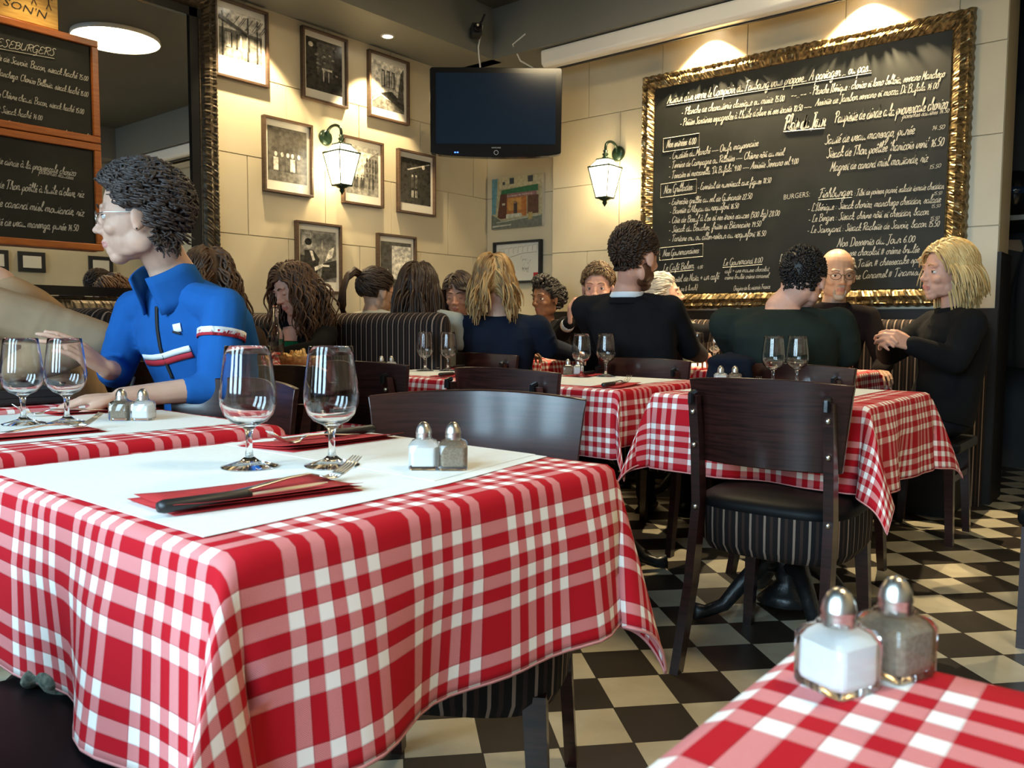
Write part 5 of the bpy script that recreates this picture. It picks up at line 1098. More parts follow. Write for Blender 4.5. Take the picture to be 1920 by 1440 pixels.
def Rm(yaw, pitch=0, roll=0):   # local +X = forward, +Y = left, +Z = up ; pitch>0 looks down
    return Matrix.Rotation(R(yaw), 3, 'Z') @ Matrix.Rotation(R(pitch), 3, 'Y') @ Matrix.Rotation(R(roll), 3, 'X')
def cap_chain(mb, pts, rad, n=12):
    P = [Vector(p) for p in pts]
    for k in range(len(P)-1):
        mb.tube([P[k], P[k+1]], [rad[k], rad[k+1]], n)
    for p, r in zip(P, rad): mb.ell(p, (r, r, r), n=n, h=max(6, n//2))
def head_pieces(mb, c, Rt, s, female=False, full=0.0):
    def E(p, r, rot=None):
        q = Rt if rot is None else Rt @ rot
        mb.ell(Vector(c)+Rt @ (Vector(p)*s), tuple(a*s for a in r), rot=q, n=20, h=14)
    E((-0.012, 0, 0.030), (0.097, 0.076, 0.091)); E((0.024, 0, -0.006), (0.068, 0.067, 0.085)); E((0.030, 0, -0.058), (0.054, 0.054+full, 0.050))
    E((0.058, 0, -0.100), (0.024, 0.026, 0.019)); 
    for q in (-1, 1):
        E((0.002, q*0.046, -0.062), (0.036, 0.020+full, 0.034)); E((0.034, q*0.030, -0.083), (0.040, 0.017+full, 0.018), Matrix.Rotation(q*-0.45, 3, 'Z'))
        E((0.060, q*0.038, -0.030), (0.024, 0.020, 0.020)); E((0.078, q*0.026, 0.024), (0.012, 0.024, 0.009))
        E((-0.004, q*0.077, -0.012), (0.019, 0.008, 0.030), Matrix.Rotation(q*0.35, 3, 'Z')); E((-0.000, q*0.079, -0.034), (0.011, 0.007, 0.011))
        E((0.094, q*0.0125, -0.0355), (0.011, 0.0075, 0.0075))
    E((0.085, 0, 0.016), (0.010, 0.010, 0.018)); E((0.0935, 0, -0.008), (0.0105, 0.0085, 0.026), Matrix.Rotation(-0.38, 3, 'Y')); E((0.1035, 0, -0.030), (0.0125, 0.0115, 0.0105))
    E((0.080, 0, -0.048), (0.012, 0.022, 0.012)); E((0.0885, 0, -0.0605), (0.0095, 0.021, 0.0052)); E((0.086, 0, -0.0715), (0.0100, 0.019, 0.0062)); E((0.074, 0, -0.085), (0.014, 0.022, 0.012))
def hand_pieces(mb, wrist, d, palm_n, side=1, curl=0.4, s=1.0, spread=1.0, curls=None):
    """d: direction wrist->fingers; palm_n: direction the palm faces; side=+1: thumb on the (palm_n x d) side"""
    d = Vector(d).normalized(); n = Vector(palm_n); n = (n-d*n.dot(d)).normalized(); t = n.cross(d).normalized()*side; w = Vector(wrist)
    for k, (o, L) in enumerate(((0.030, 0.072), (0.011, 0.078), (-0.009, 0.075), (-0.028, 0.067))):
        root = w+t*o*0.6*s; kn = w+d*L*s*1.05+t*o*s*1.0*spread; cap_chain(mb, [root, kn], [0.0125*s, 0.0108*s], 8)
        cl = (curls[k] if curls else curl); a = cl*0.7; p = kn; segs = ((0.040, 0.036, 0.026), )[0]; f = (0.93, 1.05, 1.0, 0.82)[k]; pts = [p]; rr = [0.0092*s]
        dd = (d+t*0.10*(1.2-k)*spread*0.6).normalized()
        for q, sl in enumerate(segs):
            dirv = dd*math.cos(a)+n*math.sin(a); p = p+dirv*sl*f*s; pts.append(p); rr.append((0.0084, 0.0076, 0.0066)[q]*s); a += cl*0.9
        cap_chain(mb, pts, rr, 8)
    cap_chain(mb, [w+t*0.016*s, w+d*0.030*s+t*0.036*s+n*0.008*s, w+d*0.060*s+t*0.050*s+n*0.020*s, w+d*0.084*s+t*0.050*s+n*0.028*s], [0.015*s, 0.0125*s, 0.0098*s, 0.0075*s], 8)
    mb.ell(w+d*0.045*s, (0.046*s, 0.036*s, 0.0135*s), rot=Matrix((d, t, n)).transposed(), n=14, h=8)
def hair(name, parent, m, c, Rt, s, n=500, L=0.08, step=0.012, lift=0.5, flow=(-0.6, 0, 0.2), g=0.12, curl=0.0, freq=60, rad=0.0035, bulge=1.08, shell=1.02, region=None, seed=1, part=None, side_flow=0.0, extra=None, clampz=None, shell_mat=True, backpush=0.0, maxr=1.03):
    rn = random.Random(seed); C0 = Vector((-0.014, 0, 0.032)); A = Vector((0.101, 0.080, 0.094))
    region = region or (lambda p: (p.x < 0.030+max(0, p.z-0.02)*0.95 and p.z > -0.055 and not (p.x > 0.0 and p.z < 0.0)))
    mb = MB()
    # scalp shell
    N, H = 36, 24; idx = {}; vs = []; fs = []
    def P(i, j):
        th = PI*j/H; a = 2*PI*i/N; return Vector((C0.x+A.x*shell*math.sin(th)*math.cos(a), C0.y+A.y*shell*math.sin(th)*math.sin(a), C0.z+A.z*shell*math.cos(th)))
    def V(i, j):
        i %= N; k = (i, j)
        if k not in idx: idx[k] = len(vs); vs.append(Vector(c)+Rt @ (P(i, j)*s))
        return idx[k]
    for j in range(H):
        for i in range(N):
            cen = (P(i, j)+P(i+1, j)+P(i, j+1)+P(i+1, j+1))/4
            if region(cen): fs.append((V(i, j), V(i, j+1), V(i+1, j+1), V(i+1, j)))
    if fs: mb.add(vs, fs)
    down = Rt.transposed() @ Vector((0, 0, -1))
    cnt = 0; tries = 0
    while cnt < n and tries < n*20:
        tries += 1
        u = rn.uniform(-1, 1); a = rn.uniform(0, 2*PI); q = math.sqrt(1-u*u); nn = Vector((q*math.cos(a), q*math.sin(a), u)); p = Vector((C0.x+A.x*nn.x, C0.y+A.y*nn.y, C0.z+A.z*nn.z))
        if not region(p): continue
        cnt += 1; nrm = Vector((nn.x/A.x, nn.y/A.y, nn.z/A.z)).normalized()
        sgn = 1 if (p.y-(part or 0)) > 0 else -1
        fl = Vector(flow)+Vector((0, sgn*side_flow, 0)); fl = fl-nrm*fl.dot(nrm)
        if fl.length < 0.05: fl = Vector((-1, 0, 0))-nrm*(-nrm.x)
        d = (nrm*lift+fl.normalized()+Vector((rn.gauss(0, .12), rn.gauss(0, .12), rn.gauss(0, .12)))).normalized(); pts = [p.copy()]; LL = L*rn.uniform(0.8, 1.08); ns = max(3, int(LL/step)); ph = rn.uniform(0, 6.28); e1 = nrm.cross(Vector((0, 0, 1))+Vector((0.01, 0.02, 0))).normalized(); cur = p.copy(); out = [p.copy()]
        bl = bulge*rn.uniform(0.985, 1.035)
        for k in range(ns):
            d = (d+down*g+Vector((backpush, 0, 0))*-1).normalized(); cur = cur+d*step
            rel = Vector(((cur.x-C0.x)/(A.x*bl), (cur.y-C0.y)/(A.y*bl), (cur.z-C0.z)/(A.z*bl))); l = rel.length
            if l > maxr and cur.z > (0.03 if clampz is None else clampz): cur = Vector((C0.x+A.x*bl*rel.x/l*maxr, C0.y+A.y*bl*rel.y/l*maxr, C0.z+A.z*bl*rel.z/l*maxr)); d = (cur-out[-1]).normalized() if (cur-out[-1]).length > 1e-5 else d
            if l < 1 and l > 0:
                rel = rel/l; newp = Vector((C0.x+A.x*bl*rel.x, C0.y+A.y*bl*rel.y, C0.z+A.z*bl*rel.z)); d = (newp-out[-1]).normalized() if (newp-out[-1]).length > 1e-5 else d; cur = newp
            # keep out of the face and off the neck
            if cur.z < 0.05 and cur.x > 0.025 and abs(cur.y) < 0.072: cur.y = math.copysign(0.072, cur.y if abs(cur.y) > 1e-4 else sgn)
            if cur.z < -0.05 and math.hypot(cur.x+0.02, cur.y) < 0.068: 
                f = 0.068/max(1e-4, math.hypot(cur.x+0.02, cur.y)); cur.x = -0.02+(cur.x+0.02)*f; cur.y *= f
            out.append(cur.copy())
        res = []
        for k, o in enumerate(out):
            w = min(1, k/4)*curl; res.append(Vector(c)+Rt @ ((o+e1*w*math.sin(ph+k*step*freq)+nrm*w*0.6*math.cos(ph*1.3+k*step*freq))*s))
        m_ = len(res); mb.tube(res, [rad*s*(1-0.65*(k/(m_-1))**2) for k in range(m_)], 4, cap=True)
    if extra: extra(mb)
    return mb.build(name, m, parent, True)
def torso_rings(hip, neck, yaw, W, D, rx=1.0):
    """elliptic rings from hip to neck base; returns list of (centre, half width, half depth)"""
    pr = [(0.0, 0.175, 0.125), (0.18, 0.165, 0.118), (0.42, 0.155, 0.110), (0.62, 0.175, 0.120), (0.78, 0.190, 0.118), (0.88, 0.180, 0.100), (0.95, 0.125, 0.080), (1.0, 0.070, 0.062)]
    hip = Vector(hip); neck = Vector(neck); f = Vector((math.cos(R(yaw)), math.sin(R(yaw)), 0)); out = []
    for t, a, b_ in pr:
        c = hip.lerp(neck, t)-f*(0.035*math.sin(PI*t)); out.append((c, a*W*rx, b_*D*rx))
    return out
def loft_torso(mb, rings, yaw, n=24, flatten=None):
    s = Vector((-math.sin(R(yaw)), math.cos(R(yaw)), 0)); vs = []
    for k, (c, a, b_) in enumerate(rings):
        t = (rings[min(k+1, len(rings)-1)][0]-rings[max(k-1, 0)][0]).normalized(); f = s.cross(t).normalized()
        for i in range(n): an = 2*PI*i/n; ca, sa = math.cos(an), math.sin(an); vs.append(c+s*a*math.copysign(abs(ca)**0.85, ca)+f*b_*math.copysign(abs(sa)**0.85, sa))
    k = len(rings); fs = [(j*n+i, j*n+(i+1) % n, (j+1)*n+(i+1) % n, (j+1)*n+i) for j in range(k-1) for i in range(n)]+[tuple(range(n-1, -1, -1)), tuple((k-1)*n+i for i in range(n))]
    mb.add(vs, fs)
EYE = {}
def eyeball(s):
    if s not in EYE:
        mb = MB(); n, h = 16, 16; r = 0.0122*s; vs = [(r*math.cos(PI*j/h), r*math.sin(PI*j/h)*math.cos(2*PI*i/n), r*math.sin(PI*j/h)*math.sin(2*PI*i/n)) for j in range(h+1) for i in range(n)]
        for j in range(h):
            for i in range(n): mb.add([vs[j*n+i], vs[j*n+(i+1) % n], vs[(j+1)*n+(i+1) % n], vs[(j+1)*n+i]], [(0, 1, 2, 3)], 2 if j < 1 else (1 if j < 3 else 0))
        EYE[s] = mb.mesh('eyeball', [M['eyewhite'], M['iris'], M['black']], True)
    return EYE[s]
def person(label, skin, head, yaw, pitch=0, roll=0, hs=1.0, hip=None, chest=None, W=1.0, D=1.0, top=None, arms=(), legs=True, eyes='open', female=False, hairs=(), brow=None, lean=None, neck=None, fine=0.006, glasses=None, beard=None, collar=None, sleeve_end=1.0, necks=0.17, shoulder_w=0.185, full=0.0, leg_yaw=None, knee=None, vneck=None, low_neck=0, cloth_voxel=0.009, arm_r=1.0):
    """head: centre at eye level between the ears; arms: (elbow, wrist, finger dir, palm dir, thumb side, curl) for left (+) then right"""
    t = thing('person', label, 'person', (head[0], head[1], 0)); inv = Matrix.Translation((-head[0], -head[1], 0)); Hd = Vector(head); Rt = Rm(yaw, pitch, roll); chest = yaw if chest is None else chest
    neck_b = Vector(neck) if neck else Hd+Vector((-math.cos(R(chest))*0.035, -math.sin(R(chest))*0.035, -necks))
    hip = Vector(hip); rings = torso_rings(hip, neck_b, chest, W, D); sv = Vector((-math.sin(R(chest)), math.cos(R(chest)), 0)); fv = Vector((math.cos(R(chest)), math.sin(R(chest)), 0))
    mb = MB(); head_pieces(mb, Hd, Rt, hs, female, full); nk = 0.050 if female else 0.060
    cap_chain(mb, [Hd+Rt @ Vector((-0.022, 0, -0.045))*hs, Hd.lerp(neck_b, 0.62)-fv*0.012, neck_b-fv*0.012], [nk*0.98, nk*0.95, nk*1.12], 16)
    loft_torso(mb, [(c, a*0.90, b_*0.88) for c, a, b_ in rings], chest)
    sh = [neck_b+sv*sg*shoulder_w*W-Vector((0, 0, 0.062))-fv*0.005 for sg in (1, -1)]
    for sg in (0, 1): cap_chain(mb, [neck_b-Vector((0, 0, 0.035)), sh[sg]], [0.045, 0.045], 10)
    tm = MB(); loft_torso(tm, rings, chest)
    for sg in (0, 1): cap_chain(tm, [neck_b+sv*(1, -1)[sg]*0.05-Vector((0, 0, 0.030+low_neck)), sh[sg]], [0.048, 0.058], 12)
    arms = list(arms)
    while len(arms) < 2: 
        sg = len(arms); e = sh[sg]+fv*0.10+sv*(0.06 if sg == 0 else -0.06)-Vector((0, 0, 0.26)); arms.append((e, e+fv*0.20-sv*(0.10 if sg == 0 else -0.10)-Vector((0, 0, 0.03)), fv, (0, 0, -1), 1, 0.5))
    for sg, A_ in enumerate(arms):
        if A_ is None: continue
        el, wr, fd, pn, ts, cu = A_[:6]; el = Vector(el); wr = Vector(wr)
        cap_chain(mb, [sh[sg], el, wr], [0.044, 0.036, 0.025], 12); hand_pieces(mb, wr+(wr-el).normalized()*0.012, fd, pn, ts, cu, A_[6] if len(A_) > 6 else 1.0)
        if A_[7:] and A_[7] is not None: se = A_[7]
        else: se = sleeve_end
        mid = sh[sg].lerp(el, 0.5); wre = el.lerp(wr, se); cap_chain(tm, [sh[sg], mid, el, el.lerp(wre, 0.5), wre], [0.060*arm_r, 0.058*arm_r, 0.051*arm_r, 0.046*arm_r, 0.038*arm_r], 12)
        # soft cloth folds round the elbow
        for k in range(5):
            q = el.lerp(sh[sg], 0.08+0.10*k); d_ = (sh[sg]-el).normalized(); r_ = (0.0535+0.002*k)*arm_r; tm.ell(q, (r_, r_, 0.009), rot=(d_+Vector((0.25*math.sin(k*2), 0.2*math.cos(k*2), 0))).to_track_quat('Z', 'Y').to_matrix(), n=14, h=6)
    if legs:
        ly = chest if leg_yaw is None else leg_yaw; lf = Vector((math.cos(R(ly)), math.sin(R(ly)), 0)); ls = Vector((-math.sin(R(ly)), math.cos(R(ly)), 0)); pm = MB(); pm.ell(hip+Vector((0, 0, 0.02)), (0.165*W, 0.165*W, 0.11), n=18, h=10); mb.ell(hip, (0.13*W, 0.13*W, 0.09))
        for sg in (1, -1):
            h0 = hip+ls*sg*0.085; kn = hip+lf*0.40+ls*sg*0.105+Vector((0, 0, 0.01)); kn.z = min(kn.z, 0.58); an = Vector((kn.x, kn.y, 0.09))+lf*0.02; cap_chain(pm, [h0, kn, an], [0.092, 0.066, 0.050], 12); cap_chain(mb, [h0, kn, an], [0.07, 0.05, 0.035], 10); cap_chain(mb, [an, Vector((an.x, an.y, 0.04))+lf*0.11], [0.035, 0.028], 8)
            f = MB(); f.ell(Vector((an.x, an.y, 0.045))+lf*0.055, (0.135, 0.047, 0.044), rot=Rm(ly), n=16, h=8); f.box(Vector((an.x, an.y, 0.012))+lf*0.055, (0.24, 0.08, 0.022), rot=Rm(ly)); o = f.build('shoe', M['leather'], t, True); o.matrix_parent_inverse = inv
        o = link_mesh(fuse(pm, 0.012, 4), 'trousers', CM['trousers'], t); o.matrix_parent_inverse = inv
    me = fuse(mb, fine, 3, 'body'); 
    o = link_mesh(me, 'body', [SK[skin], LIP[skin]], t); o.matrix_parent_inverse = inv
    RtT = Rt.transposed()
    for p in me.polygons:
        q = (RtT @ (p.center-Hd))/hs
        if q.x > 0.078 and abs(q.y) < 0.024*(1-0.3*abs(q.y)/0.024) and -0.0775+0.004*abs(q.y)/0.024 < q.z < -0.0555-0.005*abs(q.y)/0.024: p.material_index = 1
    if top:
        o = link_mesh(fuse(tm, cloth_voxel, 3), 'sweater' if top not in ('suit', 'blackwool') else 'jacket', CM[top], t); o.matrix_parent_inverse = inv
        for v in o.data.vertices:   # open neckline
            q = v.co-neck_b
            if q.z > -0.045: 
                pass
    def ch(o): o.matrix_parent_inverse = inv; return o
    if eyes:
        for sg in (1, -1):
            ec = Hd+Rt @ (Vector((0.0735, sg*0.031, 0.000))*hs)
            e = bpy.data.objects.new('eye', eyeball(hs)); COL.objects.link(e); e.parent = t; e.matrix_parent_inverse = inv
            e.matrix_basis = Matrix.Translation(ec) @ (Rt @ Matrix.Rotation(R(sg*-3), 3, 'Z') @ Matrix.Rotation(R(25 if eyes == 'down' else 0), 3, 'Y')).to_4x4()
            lid = MB(); n_, h_ = 14, 10; r = 0.0134*hs; lo = -0.30 if eyes == 'down' else 0.30
            vs = []; fs = []
            for j in range(h_+1):
                el = lo+(PI/2-lo)*j/h_
                for i in range(n_+1): az = -PI/2+PI*i/n_; vs.append(ec+Rt @ Vector((r*math.cos(el)*math.cos(az), r*math.cos(el)*math.sin(az), r*math.sin(el))))
            fs = [(j*(n_+1)+i, j*(n_+1)+i+1, (j+1)*(n_+1)+i+1, (j+1)*(n_+1)+i) for j in range(h_) for i in range(n_)]; lid.add(vs, fs)
            vs = []
            for j in range(h_+1):
                el = -0.45-(PI/2-0.45)*j/h_
                for i in range(n_+1): az = -PI/2+PI*i/n_; vs.append(ec+Rt @ Vector((r*math.cos(el)*math.cos(az), r*math.cos(el)*math.sin(az), r*math.sin(el))))
            lid.add(vs, fs); ebi = e.matrix_parent_inverse; lo_ = lid.build('eyelid', SK[skin], e, True); lo_.matrix_parent_inverse = e.matrix_basis.inverted()
            la = [ec+Rt @ Vector((r*1.03*math.cos(lo)*math.cos(az), r*1.03*math.cos(lo)*math.sin(az), r*1.03*math.sin(lo))) for az in [-1.1+2.2*i/8 for i in range(9)]]
            l_ = MB().tube(la, 0.0009*hs, 4).build('eyelashes', M['lash'], e); l_.matrix_parent_inverse = e.matrix_basis.inverted()
            bw = [Hd+Rt @ (Vector((0.0935-0.10*(abs(yy)-0.012)**1.0*0.35-6*max(0, abs(yy)-0.03)**2, sg*yy, 0.0235+0.006*math.sin((yy-0.012)/0.036*PI*0.9)))*hs) for yy in [0.012+0.036*i/7 for i in range(8)]]
            ch(MB().tube(bw, [0.0014, .0026, .003, .003, .0028, .0024, .0018, .001], 6, flat=(1.0, 1.1)).build('eyebrow', HM[brow or 'darkbrown'], t))
    for k in hairs: ch(hair('hair', t, k.pop('m'), Hd, Rt, hs, **k))
    if beard:
        b = MB()
        def E(p, r): b.ell(Hd+Rt @ (Vector(p)*hs), tuple(a*hs for a in r), rot=Rt, n=18, h=12)
        if beard == 'full':
            E((0.030, 0, -0.070), (0.060, 0.0585, 0.044)); E((0.060, 0, -0.104), (0.029, 0.031, 0.024)); E((0.004, 0.046, -0.058), (0.032, 0.0225, 0.040)); E((0.004, -0.046, -0.058), (0.032, 0.0225, 0.040)); E((0.085, 0, -0.0495), (0.011, 0.025, 0.006))
        else:
            E((0.060, 0, -0.101), (0.0265, 0.028, 0.021)); E((0.086, 0, -0.0505), (0.0105, 0.024, 0.005)); E((0.062, 0.026, -0.078), (0.018, 0.006, 0.02)); E((0.062, -0.026, -0.078), (0.018, 0.006, 0.02))
        ch(link_mesh(fuse(b, 0.005, 2), 'beard', HM['beard' if beard == 'full' else 'stubble'], t))
    if glasses:
        g_ = MB(); gc = M['blackmatte'] if glasses == 'black' else M['steel']; lens = MB()
        for sg in (1, -1):
            cpt = Vector((0.098, sg*0.032, -0.002)); ring = [Hd+Rt @ ((cpt+Vector((-0.006*(math.cos(a)*sg)*0.9, 0.023*math.cos(a), 0.016*math.sin(a))))*hs) for a in [2*PI*i/18 for i in range(18)]]
            g_.tube(ring, 0.0014*hs, 5, closed=True); g_.tube([Hd+Rt @ (Vector(q)*hs) for q in ((0.094, sg*0.055, 0.004), (0.07, sg*0.071, 0.006), (0.0, sg*0.080, 0.004), (-0.012, sg*0.080, -0.012))], 0.0014*hs, 5)
            lens.add([Hd+Rt @ ((cpt+Vector((-0.006*(math.cos(a)*sg)*0.9, 0.022*math.cos(a), 0.015*math.sin(a))))*hs) for a in [2*PI*i/18 for i in range(18)]], [tuple(range(18))])
        g_.tube([Hd+Rt @ (Vector(q)*hs) for q in ((0.100, 0.010, 0.002), (0.103, 0, 0.005), (0.100, -0.010, 0.002))], 0.0014*hs, 5)
        o = ch(g_.build('eyeglasses', gc, t, True))
    t['_'] = 0; del t['_']
    info = dict(t=t, inv=inv, Hd=Hd, Rt=Rt, neck=neck_b, sh=sh, sv=sv, fv=fv, rings=rings, ch=ch, hs=hs)
    return info
def collar_ring(I, m, name, r=0.066, h=0.035, z=-0.03, tilt=0.25, th=0.006, open_=0.0, lift=0.0):
    c = I['neck']+Vector((0, 0, z)); n = 26; vs = []; fs = []; mb = MB()
    up = (I['Hd']-I['neck']).normalized()
    for layer in (0, 1):
        for j in range(5):
            f = j/4; rr = r*(1+0.10*(1-f))+(th if layer else 0)
            for i in range(n+1):
                a = open_+(2*PI-2*open_)*i/n; d = I['fv']*math.cos(a)+I['sv']*math.sin(a); vs.append(c+d*rr*(1.05 if open_ and (i in (0, n)) else 1)+up*(h*f)-I['fv']*0.012+Vector((0, 0, -tilt*rr*max(0, math.cos(a)))))
    m_ = n+1
    for j in range(4):
        for i in range(n): a = j*m_+i; fs.append((a, a+1, a+m_+1, a+m_)); a += 5*m_; fs.append((a, a+m_, a+m_+1, a+1))
    for i in range(n): a = 4*m_+i; fs.append((a, a+1, a+1+5*m_, a+5*m_)); fs.append((i, i+5*m_, i+1+5*m_, i+1))
    for j in range(4): a = j*m_; fs.append((a, a+m_, a+m_+5*m_, a+5*m_)); a = j*m_+n; fs.append((a, a+5*m_, a+m_+5*m_, a+m_))
    mb.add(vs, fs); return I['ch'](mb.build(name, m, I['t'], True))
def strip_on(I, pts, w, m, name, off=0.004, ray=None, back=0.25):
    """cloth band following points, laid on the nearest surface of the garment"""
    o = [c for c in I['t'].children if c.name.split('.')[0] in ('sweater', 'jacket')][0]
    from mathutils.bvhtree import BVHTree
    me = o.data; bv = BVHTree.FromPolygons([v.co for v in me.vertices], [tuple(p.vertices) for p in me.polygons]); vs = []; fs = []
    P = [Vector(p) for p in pts]; Q = []
    for k in range(len(P)-1):
        for q in range(10): Q.append(P[k].lerp(P[k+1], q/10))
    Q.append(P[-1]); S_ = []
    for q in Q:
        loc = None
        if ray is not None: dv = (ray(q)-q).normalized(); loc, nr, i, d = bv.ray_cast(q-dv*back, dv)
        if loc is None: loc, nr, i, d = bv.find_nearest(q)
        S_.append((loc, nr))
    for _ in range(2): S_ = [(((S_[max(k-1, 0)][0]+S_[k][0]+S_[min(k+1, len(S_)-1)][0])/3), S_[k][1]) for k in range(len(S_))]
    for k, (p, nr) in enumerate(S_):
        tn = (S_[min(k+1, len(S_)-1)][0]-S_[max(k-1, 0)][0]).normalized(); side = nr.cross(tn).normalized()
        for e in (-1, 0, 1):
            a = p+side*w/2*e; l2, n2, _, _ = bv.find_nearest(a); vs.append(l2+n2*off)
    for k in range(len(S_)-1):
        for e in (0, 1): fs.append((3*k+e, 3*k+e+1, 3*k+e+4, 3*k+e+3))
    mb = MB(); mb.add(vs, fs); ob = I['ch'](mb.build(name, m, I['t'], True)); s = ob.modifiers.new('t', 'SOLIDIFY'); s.thickness = 0.002; s.offset = 0; return ob
V3 = Vector
# ---- the person in the blue jacket ---------------------------------
blue = person('person in a blue zip-neck jacket with dark tousled hair and steel glasses', 'fair', (1.085, 2.195, 1.268), 146, 4, 0, 1.04, hip=(1.36, 2.27, 0.55), chest=188, W=1.04, D=1.08, top='blue',
    arms=((V3((1.175, 1.985, 0.815)), V3((0.958, 2.055, 0.800)), (-0.9, 0.45, -0.05), (-0.3, 0.2, -0.9), -1, 0.45, 1.0, 0.28), (V3((1.13, 2.46, 0.84)), V3((1.01, 2.25, 0.86)), (-0.65, 0.0, 0.5), (-0.55, 0.6, -0.4), 1, 0.25, 1.0, 0.55)),
    eyes='open', fine=0.0042, cloth_voxel=0.007, neck=(1.185, 2.200, 1.085), brow='charcoal', glasses='steel',
    hairs=[dict(m=HM['charcoal'], clampz=-0.045, n=1600, L=0.052, step=0.008, lift=0.6, flow=(0.25, 0.0, 0.35), g=0.06, curl=0.008, freq=170, rad=0.0046, bulge=1.10, maxr=1.12, shell=1.07, seed=4, region=lambda p: (p.x < 0.025+max(0, p.z-0.03)*1.0 and p.z > -0.065 and not (p.x > -0.035 and p.z < 0.012)))])
collar_ring(blue, CM['blue'], 'collar', 0.078, 0.105, -0.030, 0.60, 0.006, 0.42)
I = blue; fr = lambda a, s_, z: I['neck']+I['fv']*a+I['sv']*s_+Vector((0, 0, z))
strip_on(I, [fr(0.10, 0.0, -0.05), fr(0.14, 0.0, -0.14), fr(0.16, 0.0, -0.26)], 0.010, M['blackmatte'], 'zip', 0.004, lambda q: q-I['fv'])
I['ch'](MB().tube([fr(0.135, 0.0, -0.245), fr(0.15, 0.004, -0.275), fr(0.152, 0.004, -0.305)], [0.003, 0.005, 0.008], 8).build('zip_pull', M['blackmatte'], I['t'], True))
for dz, m_, nm in ((0.0, M['strap_white'], 'white_stripe'), (-0.0165, M['strap_red'], 'red_stripe')):
    strip_on(I, [fr(0.15, -0.11, -0.195+dz), fr(0.17, -0.05, -0.195+dz), fr(0.17, 0.0, -0.19+dz), fr(0.16, 0.11, -0.165+dz)], 0.016, m_, nm, 0.004, lambda q: q-I['fv'])
    sl = I['sh'][0]; el = V3((1.175, 1.985, 0.815)); q = sl.lerp(el, 0.32-dz*2.2)
    ax = (el-sl).normalized(); e1 = ax.cross(Vector((0, 0, 1))).normalized(); e2 = ax.cross(e1)
    strip_on(I, [q+(e1*math.cos(a)+e2*math.sin(a))*0.075 for a in [i*2*PI/12 for i in range(13)]], 0.016, m_, nm, 0.004, lambda p, q=q: q, 0.02)
strip_on(I, [fr(0.16, 0.062, -0.115), fr(0.16, 0.090, -0.110)], 0.022, M['strap_white'], 'badge', 0.004, lambda q: q-I['fv'])
strip_on(I, [fr(0.16, 0.060, -0.122), fr(0.16, 0.088, -0.128)], 0.006, M['blackmatte'], 'badge_bar', 0.006, lambda q: q-I['fv'])
I['ch'](MB().ell(I['Hd']+I['Rt'] @ Vector((0.0, 0.089, -0.040)), (0.0025, 0.0025, 0.0025), n=8, h=6).build('earring', M['black'], I['t'], True))
# ---- beige back at the left edge ------------------------------------
person('person in a beige top bending forward, cut off by the left edge', 'fair', (0.56, 3.00, 1.17), 110, 25, 0, 1.0, hip=(1.20, 2.90, 0.56), chest=150, W=1.0, D=1.2, top='beige', neck=(0.93, 2.84, 1.09), arms=((V3((1.12, 2.55, 0.93)), V3((0.86, 2.60, 0.83)), (-1, 0.2, 0), (0, 0, -1), 1, 0.5), (V3((0.87, 3.07, 0.9)), V3((0.7, 2.92, 0.85)), (-1, 0, 0), (0, 0, -1), 1, 0.5)), eyes='open', arm_r=1.25, fine=0.007, leg_yaw=180,
       hairs=[dict(m=HM['brown'], n=200, L=0.08, rad=0.005, g=0.2)])
# ---- curly hair from behind, right of the blue jacket ----------------
def longhair(m, n, L, curl, **k): 
    d = dict(m=m, n=n, L=L, step=0.016, lift=0.15, flow=(-0.25, 0, -0.3), side_flow=0.4, g=0.30, curl=curl, freq=70, rad=0.0058, bulge=1.10, shell=1.07); d.update(k); return d
person('diner with long curly brown hair seen from behind, right of the blue jacket', 'fair', (1.80, 3.09, 1.155), 75, 10, 0, 1.0, hip=(1.66, 3.02, 0.52), chest=60, W=0.88, top='brownknit', eyes='open', female=True, hairs=[longhair(HM['brown'], 520, 0.30, 0.012, bulge=1.14, freq=60)], leg_yaw=20)
# ---- woman with green top -------------------------------------------
g = person('woman with long curly brown hair and a green top looking down at her plate', 'pink', (2.585, 3.615, 1.165), 180, 22, 8, 1.06, hip=(2.66, 3.66, 0.54), chest=205, W=0.92, top='blackwool', female=True, eyes='down', brow='brown',
    arms=((V3((2.50, 3.30, 0.86)), V3((2.30, 3.36, 0.83)), (-0.9, 0.2, -0.1), (0, 0, -1), -1, 0.6), (V3((2.52, 3.93, 0.88)), V3((2.275, 3.735, 0.925)), (-0.6, -0.5, -0.3), (0.2, -0.5, -0.8), 1, 0.9)), fine=0.005,
    hairs=[longhair(HM['brown'], 620, 0.34, 0.013, bulge=1.12, freq=55, part=0.02, side_flow=0.6, flow=(-0.35, 0, -0.2), lift=0.15)])
strip_on(g, [g['neck']+g['fv']*0.10+Vector((0, 0, -0.09)), g['neck']+g['fv']*0.14+Vector((0, 0, -0.26))], 0.10, M['green_top'], 'green_top_front', 0.004)
strip_on(g, [g['neck']+g['fv']*0.08+Vector((0, 0, 0.0)), g['neck']+g['fv']*0.12+Vector((0, 0, -0.10))], 0.09, SK['pink'], 'neckline', 0.005)
fkk = copy_tree(fk, label='fork held in the raised hand of the curly-haired woman'); fkk.location = (2.20, 3.665, 0.865); fkk.rotation_euler = (0, R(58), R(200))
fkk = copy_tree(kn, label='knife held low by the curly-haired woman'); fkk.location = (2.13, 3.40, 0.84); fkk.rotation_euler = (0, R(-20), R(160))
